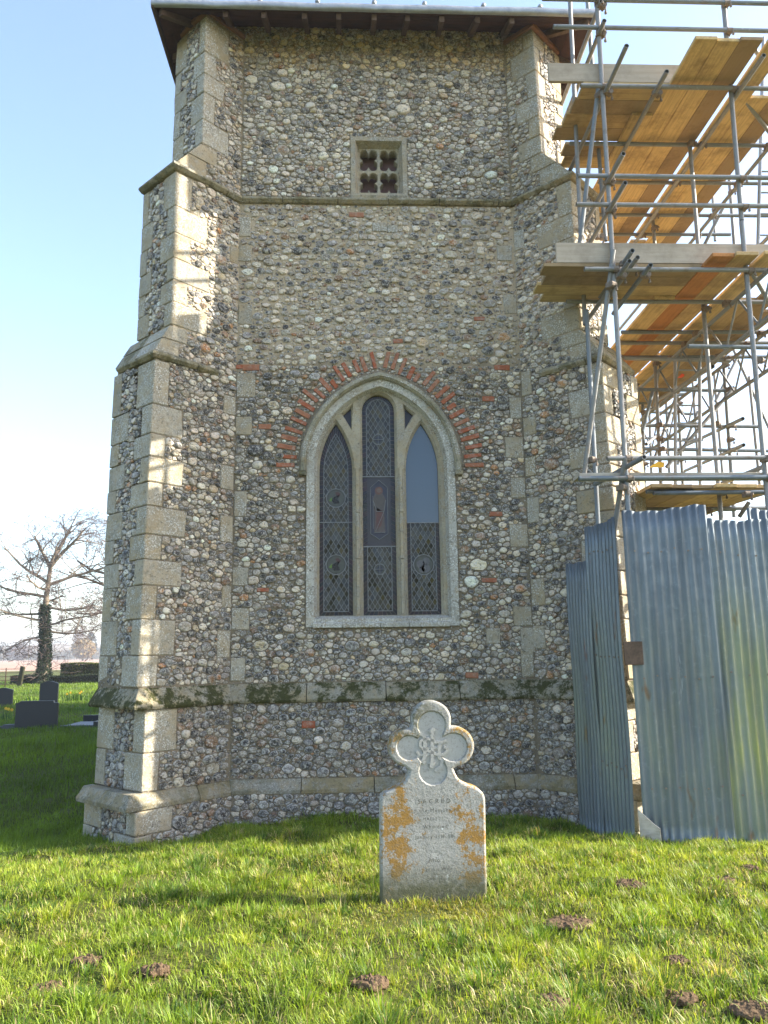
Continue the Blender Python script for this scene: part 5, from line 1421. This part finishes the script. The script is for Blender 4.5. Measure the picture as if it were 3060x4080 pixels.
hedge('low dark hedge in front of the taller clipped hedge', h0[0]-2.6, 56.6, h1[0]+6, 56.2, hz-0.05, at(300, 2690, 56.3)[2], 0.8, 11000, 6, [(0.03, 0.045, 0.014), (0.045, 0.06, 0.02), (0.02, 0.032, 0.012)])

# --- bare trees
def bare_tree(label, base, H, seed, ivy, spread=1.0, trunk_r=0.36, limbs=()):
    rg = random.Random(seed); t = thing('lime_tree', label, 'tree', base)
    base = np.array(base, float); TP, BP, WP = [], [], []
    def grow(p, d, L, r, lvl):
        n = 5 if lvl < 3 else 3; pts = [p]; rad = [r]; q = np.array(p, float); dd = np.array(d, float)
        for i in range(n):
            dd = dd+np.array([rg.gauss(0, 0.16), rg.gauss(0, 0.16), rg.gauss(0.03 if lvl < 2 else -0.02, 0.13)]); dd /= np.linalg.norm(dd)
            q = q+dd*L/n; pts.append(q.copy()); rad.append(max(0.009, r*(1-0.62*(i+1)/n)))
        (TP if lvl == 0 else BP if lvl < 3 else WP).append(pathtube(pts, rad, 8 if lvl == 0 else 5 if lvl < 3 else 3))
        if lvl >= 5: return
        kids = {0: 0, 1: 7, 2: 5, 3: 4, 4: 3}[lvl]
        for k in range(kids):
            f = rg.uniform(0.25, 1.0); i = min(n-1, int(f*n)); a = pts[i]+(pts[i+1]-pts[i])*(f*n-i)
            ax = np.array([rg.gauss(0, 1), rg.gauss(0, 1), rg.gauss(0.15, 0.6)]); ax /= np.linalg.norm(ax)
            nd = dd*0.55+ax*0.75; nd /= np.linalg.norm(nd)
            grow(a, nd, L*rg.uniform(0.38, 0.62), max(0.012, rad[i]*0.5), lvl+1)
    trunk = [base+np.array([0.1*math.sin(k*0.9), 0.05*k*0.1, H*0.62*k/8-0.2]) for k in range(9)]
    TP.append(pathtube(trunk, [trunk_r*(1.35 if k == 0 else 1.0-0.075*k) for k in range(9)], 10))
    for (f, az, el, L, r) in limbs:
        k = f*8; i = min(7, int(k)); p = trunk[i]+(trunk[i+1]-trunk[i])*(k-i)
        d = np.array([math.cos(az)*math.cos(el), math.sin(az)*math.cos(el), math.sin(el)]); grow(p, d, L, r, 1)
    for k in range(70):       # burr of thin shoots low on the trunk
        f = rg.uniform(0.12, 0.62); p = trunk[int(f*8)]; az = rg.uniform(0, 6.283); d = np.array([math.cos(az), math.sin(az), rg.uniform(-0.4, 0.5)])
        grow(p+d*trunk_r*0.6, d/np.linalg.norm(d), rg.uniform(0.8, 2.0), 0.022, 4)
    mesh('trunk', *join(TP), MAT['bark'], t, smooth=True, ctr=base); mesh('limbs', *join(BP), MAT['bark'], t, ctr=base)
    o = mesh('crown_twigs', *join(WP), MAT['twig'], t, ctr=base); o['kind'] = 'stuff'
    if ivy:
        rr = np.random.default_rng(seed); n = 6500; zz = rr.random(n)**1.15*ivy; az = rr.random(n)*6.283; r = trunk_r*(1.12-0.065*zz)+0.16*rr.random(n)**2+0.10*(zz < 0.8)
        kk = zz/(H*0.62)*8; P = np.stack([base[0]+0.1*np.sin(kk*0.9)+r*np.cos(az), base[1]+r*np.sin(az), base[2]+zz], 1)
        leaves('ivy', P, 0.06, [(0.028, 0.05, 0.02), (0.045, 0.07, 0.03), (0.02, 0.035, 0.016)], t, seed=seed)['kind'] = 'stuff'
tb = atz(166, 2722, -0.22)
LB = [(1.0, 1.1, 1.25, 3.4, 0.20), (1.0, -0.2, 1.05, 3.6, 0.17), (0.98, 2.9, 1.0, 3.0, 0.16), (0.86, 3.1, 0.45, 4.0, 0.13), (0.84, 0.05, 0.30, 4.6, 0.14), (0.74, 3.3, 0.15, 4.6, 0.12), (0.66, -0.1, -0.05, 4.2, 0.10), (0.60, 3.0, 0.05, 3.6, 0.10), (0.46, 0.2, -0.2, 3.6, 0.09), (0.42, 3.4, -0.25, 3.0, 0.08), (0.8, 4.6, 0.4, 3.0, 0.1), (0.7, 1.7, 0.4, 3.0, 0.1), (0.93, -1.2, 0.8, 2.6, 0.1), (0.54, 3.6, 0.1, 4.4, 0.09), (0.5, -0.3, 0.05, 4.0, 0.09)]
bare_tree('bare pollarded lime with ivy-wrapped trunk beyond the lawn', (tb[0], tb[1], gh(tb[0], tb[1])), 13.8, 4, 5.6, 1, 0.35, LB)
t2 = at(600, 2722, 58)
bare_tree('bare lime mostly hidden behind the tower, boughs reaching left', (t2[0], 58, gh(t2[0], 58)), 15.0, 9, 3.0, 1, 0.42, [(0.9, 3.1, 0.6, 5.6, 0.16), (0.8, 3.3, 0.25, 6.2, 0.17), (0.68, 3.05, 0.12, 6.6, 0.16), (0.55, 3.2, 0.05, 5.6, 0.14), (0.98, 2.6, 1.0, 4.5, 0.15), (0.95, 0.3, 0.8, 4.5, 0.15), (0.6, 0.1, 0.2, 5, 0.14)])

# --- estate fence and gate post on the left
fp = atz(74, 2735, -0.24); fpos = np.array([fp[0], fp[1], gh(fp[0], fp[1])])
fn = thing('estate_fence', 'thin rusty rail fence left of the lime tree', 'fence', (fpos[0]-5, fpos[1], fpos[2]))
for k in range(5):
    z = fpos[2]+0.15+0.24*k; mesh('rail', *boxvf((fpos[0], fpos[1], z), (-14, 0.4, 0.05), (0, 0.03, 0), (0, 0, 0.035)), MAT['fence'], fn)
for k in range(7): mesh('post', *boxvf((fpos[0]-0.9-k*2, fpos[1]+0.02, fpos[2]-0.3), (0.05, 0, 0), (0, 0.05, 0), (0, 0, 1.5)), MAT['fence'], fn)
gp = thing('gate_post', 'leaning dark wooden post at the end of the rail fence', 'post', fpos)
mesh('post', *prism([(fpos[0]-0.14, fpos[1]-0.1, fpos[2]-0.3), (fpos[0]+0.14, fpos[1]-0.1, fpos[2]-0.3), (fpos[0]+0.30, fpos[1]-0.1, fpos[2]+1.25), (fpos[0]+0.06, fpos[1]-0.1, fpos[2]+1.32)], (0, 0.22, 0), 0.02), MAT['hedgecore'], gp)

# --- far field, hills and tree line
tag(tri_mesh('field', [(-900, 92, -0.30), (300, 92, -0.30), (300, 640, -0.32), (-900, 640, -0.32)], [[0, 1, 2, 3]], MAT['field']), 'pinkish bare arable field beyond the churchyard', 'field', kind='structure')
rg = np.random.default_rng(3)
hx = np.linspace(-1500, 900, 160); V = []; F = []
for i, x in enumerate(hx):
    h = 10+9*vnoise(x*0.006, 1.0, 5)+6*vnoise(x*0.03, 2.0, 6)
    V += [(x, 700, -1), (x, 760, h*0.7), (x, 900, h), (x, 1300, h+2)]
for i in range(len(hx)-1):
    for k in range(3): a_ = i*4+k; F.append([a_, a_+4, a_+5, a_+1])
tag(mesh('hill', V, F, MAT['hill']), 'low wooded rise on the horizon', 'hill', kind='structure')
V = []
n = 9000; X = rg.uniform(-420, -60, n); Yd = rg.uniform(640, 700, n); hgt = 5+9*vnoise(X*0.05, 0.0, 8)**2*1.4; Z = -0.5+hgt*rg.random(n)**0.7
tag(leaves('distant_wood', np.stack([X, Yd, Z], 1), 1.3, [(0.10, 0.075, 0.055), (0.13, 0.10, 0.07), (0.07, 0.075, 0.045), (0.17, 0.13, 0.06)], None, seed=12), 'distant bare hedgerow wood along the far side of the field', 'wood', kind='stuff')
def far_tree(label, px, w, h, Y, cols, seed, conic=False):
    b = at(px, 2632, Y); base = np.array([b[0], Y, -0.4]); rg_ = np.random.default_rng(seed); n = 900
    t = thing('distant_tree', label, 'tree', base, 'trees on the skyline'); u = rg_.random(n); ang = rg_.random(n)*6.283
    wr = w*np.sin(np.pi*np.clip(u*0.92+0.06, 0, 1))**(0.6)*np.sqrt(rg_.random(n)) if not conic else w*(1-u)*np.sqrt(rg_.random(n))
    leaves('crown', base+np.stack([wr*np.cos(ang), wr*np.sin(ang), h*0.15+h*0.85*u], 1), w*0.16, cols, t, seed=seed)
    mesh('trunk', *tubevf(base, base+np.array([0, 0, h*0.5]), w*0.08, 6), MAT['bark'], t)
far_tree('distant dark evergreen on the skyline beside the buttress', 358, 3.2, 15, 420, [(0.03, 0.04, 0.04)], 21)
far_tree('distant rounded ochre willow crown left of the dark evergreen', 330, 6.0, 11, 400, [(0.24, 0.17, 0.06), (0.20, 0.13, 0.05)], 22)
far_tree('distant thin poplar, right one of the pair', 318, 2.2, 22, 520, [(0.15, 0.11, 0.10)], 23)
far_tree('distant thin poplar, left one of the pair', 296, 2.2, 21, 520, [(0.15, 0.11, 0.10)], 24)
far_tree('distant grey-brown crown at the field edge left of the lime trunk', 70, 9.0, 11, 560, [(0.14, 0.10, 0.09)], 25)

# --- daffodil clumps
def clump(label, px, py, n, h, seed, flowers):
    p = atz(px, py, -0.24); base = np.array([p[0], p[1], gh(p[0], p[1])]); rg_ = np.random.default_rng(seed)
    t = thing('daffodil_clump', label, 'flowers', base, 'daffodil clumps among the far graves'); parts = []; V = []; F = []
    for k in range(n):
        o = base+np.array([rg_.normal(0, 0.13), rg_.normal(0, 0.1), 0]); ln = h*rg_.uniform(0.6, 1.1); le = np.array([rg_.normal(0, 0.22), rg_.normal(0, 0.22), 1.0])*ln; w = np.array([0.012, 0, 0]); b_ = len(V)
        V += [o-w, o+w, o+le*0.6+w*0.8, o+le*0.6-w*0.8, o+le]; F += [[b_, b_+1, b_+2, b_+3], [b_+3, b_+2, b_+4]]
    mesh('leaves', V, F, MAT['leaf'], t, np.tile([0.045, 0.10, 0.03, 1], (len(V), 1)))
    for k in range(flowers):
        o = base+np.array([rg_.normal(0, 0.14), rg_.normal(0, 0.1), h*rg_.uniform(0.8, 1.05)]); P = [o+0.045*np.array([math.cos(a_), -0.2, math.sin(a_)]) for a_ in np.arange(6)*1.047]
        mesh('flower', *join([prism(P, (0, -0.008, 0)), tubevf(o, o+np.array([0, -0.045, 0.0]), 0.016, 6, 0.022)]), MAT['yellow'], t)
for i, (px_, py_, n, h, fl, lb) in enumerate(((62, 2822, 10, 0.36, 0, 'green daffodil leaves just right of the cut-off headstone'), (125, 2806, 8, 0.32, 0, 'sparse daffodil leaves left of the narrow black headstone'), (142, 2806, 7, 0.3, 0, 'daffodil leaves touching the narrow black headstone'), (268, 2802, 14, 0.36, 2, 'daffodil leaves at the shade edge right of the narrow black headstone'), (312, 2800, 16, 0.36, 2, 'dense daffodil leaves in the middle of the shade edge'), (352, 2796, 6, 0.3, 0, 'thin daffodil leaves nearest the buttress'), (30, 2880, 12, 0.34, 4, 'flowering daffodils left of the wide granite headstone'))):
    clump(lb, px_, py_, n, h, 30+i, fl)

# ------------------------------------------------------------------ molehills
MOLE = []
for i, (px_, py_, r, h, lb) in enumerate(((2510, 3535, 0.11, 0.05, 'crumbly molehill right of the headstone, nearest the hoarding'), (2270, 3690, 0.14, 0.055, 'wide bare molehill low right of the headstone foot'), (345, 3842, 0.075, 0.05, 'small round molehill at the lower left'), (175, 3955, 0.10, 0.05, 'scuffed molehill in the bottom left corner'), (615, 3880, 0.07, 0.05, 'shaded molehill right of the small round one'), (2210, 4015, 0.10, 0.05, 'stony molehill at the bottom, below the headstone'), (2715, 3995, 0.075, 0.045, 'dark molehill at the bottom right'), (2690, 3838, 0.06, 0.03, 'faint molehill in the lower right grass'), (2880, 3520, 0.09, 0.04, 'flattened molehill near the right edge'), (3010, 4040, 0.10, 0.04, 'pale molehill in the bottom right corner'), (520, 3462, 0.08, 0.03, 'worn bare scrape left of centre in front of the buttress'), (1480, 3920, 0.09, 0.045, 'molehill between tussocks below and left of the headstone'), (2985, 3465, 0.07, 0.025, 'thin scrape of soil under the hoarding at the right edge'))):
    p = atz(px_, py_, 0.0); z = gh(p[0], p[1]); p = atz(px_, py_, z); x, y = float(p[0]), float(p[1]); MOLE.append((x, y, r))
    bm = bmesh.new(); bmesh.ops.create_icosphere(bm, subdivisions=4, radius=1.0)
    rg_ = np.random.default_rng(50+i); V = []
    for v in bm.verts:
        c = v.co; k = 1+0.5*(float(vnoise(c.x*2.2+i*7, c.y*2.2, 9))-0.5)
        V.append((x+c.x*r*k*0.95, y+c.y*r*k*0.8, gh(x, y)+0.012+max(c.z, -0.3)*h*0.5*k+0.016*(float(vnoise(c.x*8+i, c.y*8, 10))-0.5)+0.010*(float(vnoise(c.x*19+i, c.y*19, 11))-0.5)))
    F = [[v.index for v in f.verts] for f in bm.faces]; bm.free()
    for q in range(60):
        a_, d_ = rg_.uniform(0, 6.283), r*abs(rg_.normal(0.6, 0.45)); ox, oy = x+d_*math.cos(a_), y+d_*0.8*math.sin(a_); oz = gh(ox, oy)+0.008+max(0, h*0.45*(1-(d_/r)**2)); sz = rg_.uniform(0.005, 0.014)
        P = [(ox+sz*rg_.uniform(0.6, 1.3)*dx, oy+sz*rg_.uniform(0.6, 1.3)*dy, oz+sz*rg_.uniform(0.5, 1.1)*dz) for dx, dy, dz in ((1, 0, 0), (-1, 0, 0), (0, 1, 0), (0, -1, 0), (0, 0, 1), (0, 0, -1))]
        b_ = len(V); V += P; F += [[b_+i_, b_+j_, b_+k_] for i_, j_, k_ in ((0, 2, 4), (2, 1, 4), (1, 3, 4), (3, 0, 4), (2, 0, 5), (1, 2, 5), (3, 1, 5), (0, 3, 5))]
    o = mesh('molehill', V, F, MAT['soil'], None, smooth=False, ctr=(x, y, gh(x, y))); tag(o, lb, 'molehill', 'molehills in the churchyard grass')

# ------------------------------------------------------------------ grass
def blades(x, y, L, W, col, bend, az, rg_):
    n = len(x); z = height(x, y)-0.004
    d = np.stack([np.cos(az), np.sin(az), np.zeros(n)], 1); s_ = np.stack([-np.sin(az+rg_.normal(0, 0.7, n)), np.cos(az), np.zeros(n)], 1); s_ /= np.linalg.norm(s_, axis=1)[:, None]
    P = np.stack([x, y, z], 1); up = np.array([0, 0, 1.0])
    l1 = (L*0.5)[:, None]; b1 = np.sin(bend*0.45)[:, None]; c1 = np.cos(bend*0.45)[:, None]; b2 = np.sin(bend*1.25)[:, None]; c2 = np.cos(bend*1.25)[:, None]
    M1 = P+(d*b1+up*c1)*l1; T_ = M1+(d*b2+up*c2)*l1; w = (W/2)[:, None]
    V = np.stack([P-s_*w, P+s_*w, M1+s_*w*0.85, M1-s_*w*0.85, T_], 1).reshape(-1, 3)
    base = (np.arange(n)*5)[:, None]
    loops = (base+np.array([[0, 1, 2, 3, 3, 2, 4]])).ravel(); totals = np.tile([4, 3], n); starts = np.concatenate([[0], np.cumsum(totals)[:-1]])
    C = np.concatenate([np.repeat(col, 5, 0), np.ones((5*n, 1))], 1)
    return V, loops, starts, totals, C
def inside_built(x, y):
    m_ = (y > 8.36) & (x > XL-0.2) & (x < XR+0.3) & (y < 20)
    for B in (BL, BRT):
        q = np.stack([x-B.I[0], y-B.I[1]], 1); l = q@B.D[:2]; w = q@B.Wd[:2]; m_ |= (l > -0.5) & (l < 1.14) & (w > -0.13) & (w < 0.97)
    m_ |= (x > 2.2) & (y > 8.0-3.1*(x-2.27)) & (x < 2.58) & (y < 12)
    m_ |= (y > 7.06-0.23*np.minimum(x-2.57, 0.75)) & (x > 2.57) & (y < 12)
    m_ |= (np.abs(x-HSX) < 0.34) & (np.abs(y-YS-0.05) < 0.06)
    m_ |= (y > 12) & (x > -1.8) & (y < 30) & (x < 2.6)
    return m_
rg = np.random.default_rng(77)
N = 240000
y = np.sqrt(rg.uniform(2.75**2, 8.7**2, N)); x = 0.045*y+(rg.uniform(-1, 1, N))*(0.57*y+0.25)
tuss = vnoise(x*2.6+5, y*2.9, 21); fine = vnoise(x*7, y*8, 22); patch = vnoise(x*0.9+2, y*1.1, 23); dry = vnoise(x*1.6+40, y*1.8, 24)
keep = rg.random(N) < np.clip(0.40+0.75*tuss*fine+0.35*tuss, 0.2, 1.0)
keep &= ~inside_built(x, y)
for (mx_, my_, r) in MOLE: keep &= ~((((x-mx_)/(r*1.05))**2+((y-my_)/(r*0.9))**2 < 1) & (rg.random(N) < 0.8))
x, y, tuss, fine, patch, dry = (q[keep] for q in (x, y, tuss, fine, patch, dry)); n = len(x)
# tufts lean away from their centres
gxx = (vnoise(x*2.6+5.02, y*2.9, 21)-vnoise(x*2.6+4.98, y*2.9, 21)); gyy = (vnoise(x*2.6+5, y*2.9+0.02, 21)-vnoise(x*2.6+5, y*2.9-0.02, 21))
az = np.arctan2(-gyy, -gxx)+rg.normal(0, 1.6, n)
L = (0.030+0.052*tuss**1.9+0.018*fine)*rg.uniform(0.55, 1.5, n)
moss = np.exp(-(((x-0.55)/0.55)**2+((y-4.95)/0.28)**2)); L *= (1-0.62*moss)
L *= np.where(y > 7.4, 1.15, 1.0)
W = rg.uniform(0.0028, 0.0062, n)*(0.8+0.05*y); bend = np.abs(rg.normal(0.62, 0.45, n))+0.35*tuss
g1, g2, g3 = np.array([0.205, 0.30, 0.026]), np.array([0.37, 0.42, 0.052]), np.array([0.085, 0.16, 0.022])
straw = np.array([0.50, 0.42, 0.20]); mossc = np.array([0.26, 0.25, 0.035])
t_ = np.clip(patch+rg.normal(0, 0.2, n), 0, 1)[:, None]
col = g1*(1-t_)+g2*t_; k = np.clip((fine-0.45)*1.2+(tuss-0.55)*0.9+rg.normal(0, 0.22, n), 0, 0.9)[:, None]; col = col*(1-k)+g3*k
ps = np.clip(0.07+0.42*np.clip(dry-0.52, 0, 1)*2, 0, 0.6); isd = rg.random(n) < ps; col[isd] = straw*rg.uniform(0.6, 1.2, (isd.sum(), 1)); bend[isd] += 0.5
mo = (rg.random(n) < moss*0.9); col[mo] = mossc*rg.uniform(0.6, 1.2, (mo.sum(), 1))
col *= rg.uniform(0.75, 1.25, (n, 1))
# tussocks: blades that spring from a centre and arch outwards
NT = 1500
ty_ = np.sqrt(rg.uniform(2.8**2, 7.9**2, NT)); tx_ = 0.045*ty_+rg.uniform(-1, 1, NT)*(0.57*ty_+0.2)
tk = ~inside_built(tx_, ty_) & (np.exp(-(((tx_-0.55)/0.5)**2+((ty_-4.9)/0.25)**2)) < 0.3)
for (mx_, my_, r) in MOLE: tk &= np.hypot(tx_-mx_, ty_-my_) > r
tx_, ty_ = tx_[tk], ty_[tk]; NT = len(tx_); big_ = rg.uniform(0.5, 1.25, NT)*(0.75+0.5*vnoise(tx_*0.8, ty_*0.9, 55))
nb_ = (62*big_).astype(int); ix = np.repeat(np.arange(NT), nb_); nn_ = len(ix)
a_ = rg.uniform(0, 6.283, nn_); rr_ = np.abs(rg.normal(0, 0.055, nn_))*big_[ix]
x2, y2 = tx_[ix]+rr_*np.cos(a_), ty_[ix]+rr_*np.sin(a_)
lean = rg.uniform(0, 6.283, NT)
L2 = rg.uniform(0.042, 0.10, nn_)*big_[ix]; W2 = rg.uniform(0.003, 0.0065, nn_)*(0.8+0.05*y2); bend2 = np.clip(rg.normal(0.55, 0.3, nn_)+rr_*7, 0.05, 1.7)
tc = rg.random(NT); base_c = np.where((tc < 0.38)[:, None], g3*1.05, np.where((tc < 0.80)[:, None], g1*1.0, g2*0.95))
col2 = base_c[ix]*rg.uniform(0.7, 1.3, (nn_, 1)); d2_ = rg.random(nn_) < np.where(tc > 0.93, 0.6, 0.08)[ix]; col2[d2_] = straw*rg.uniform(0.6, 1.15, (d2_.sum(), 1))
ok2 = ~inside_built(x2, y2); x2, y2, L2, W2, col2, bend2, a_ = (q[ok2] for q in (x2, y2, L2, W2, col2, bend2, a_))
x, y, L, W, bend, az = (np.concatenate(q) for q in ((x, x2), (y, y2), (L, L2), (W, W2), (bend, bend2), (az, a_))); col = np.concatenate([col, col2])
V, lo, stt, to, C = blades(x, y, L, W, col, bend, az, rg)
tag(bigmesh('grass', V, lo, stt, to, MAT['grass'], None, C), 'rough tussocky churchyard grass in sun and shade', 'grass', kind='stuff')
N = 110000
u = rg.random(N); y = 7.6*(62/7.6)**u; x = -2.2-(rg.random(N)**0.9)*(0.50*y+0.6-2.2+0.2)
ok = ~inside_built(x, y) & (x > -0.54*y-1.0); ok &= ~((y > 18) & (y < 22.5) & (np.abs(x-(kx+1)) < 1.1) & (np.abs(y-ky-0.8) < 0.75))
x, y = x[ok], y[ok]; n = len(x); pt = vnoise(x*0.8, y*0.5, 31); rgd = np.clip(y/8, 1, 6)
col = (g3*0.9*(1-pt[:, None])+g1*0.85*pt[:, None])*rg.uniform(0.7, 1.25, (n, 1))
cl = vnoise(x*1.7, y*1.2, 71)*vnoise(x*0.6, y*0.5, 72)*2; col *= (0.75+0.5*vnoise(x*2.2, y*1.6, 73))[:, None]
V, lo, stt, to, C = blades(x, y, rg.uniform(0.04, 0.10, n)*(1+0.10*rgd)*(0.6+1.1*cl), 0.0055*rgd*rg.uniform(0.7, 1.3, n), col, np.abs(rg.normal(0.5, 0.35, n)), rg.uniform(0, 6.283, n), rg)
tag(bigmesh('grass', V, lo, stt, to, MAT['grass'], None, C), 'mown churchyard lawn left of the tower', 'grass', kind='stuff')

# ------------------------------------------------------------------ thin spring haze over the far fields
m = bpy.data.materials.new('haze_air'); m.use_nodes = True; _t = m.node_tree
for q in list(_t.nodes):
    if q.type == 'BSDF_PRINCIPLED': _t.nodes.remove(q)
pv = _t.nodes.new('ShaderNodeVolumePrincipled'); pv.inputs['Color'].default_value = (0.93, 0.94, 1.0, 1); pv.inputs['Density'].default_value = 0.0007; pv.inputs['Anisotropy'].default_value = 0.3
_t.links.new(pv.outputs[0], _t.nodes['Material Output'].inputs['Volume'])
V, F = boxvf((-1700, -500, -2.5), (3400, 0, 0), (0, 3700, 0), (0, 0, 45))
hz_o = mesh('haze', V, F, m); tag(hz_o, 'thin pale haze over the distant fields', 'haze', kind='stuff')
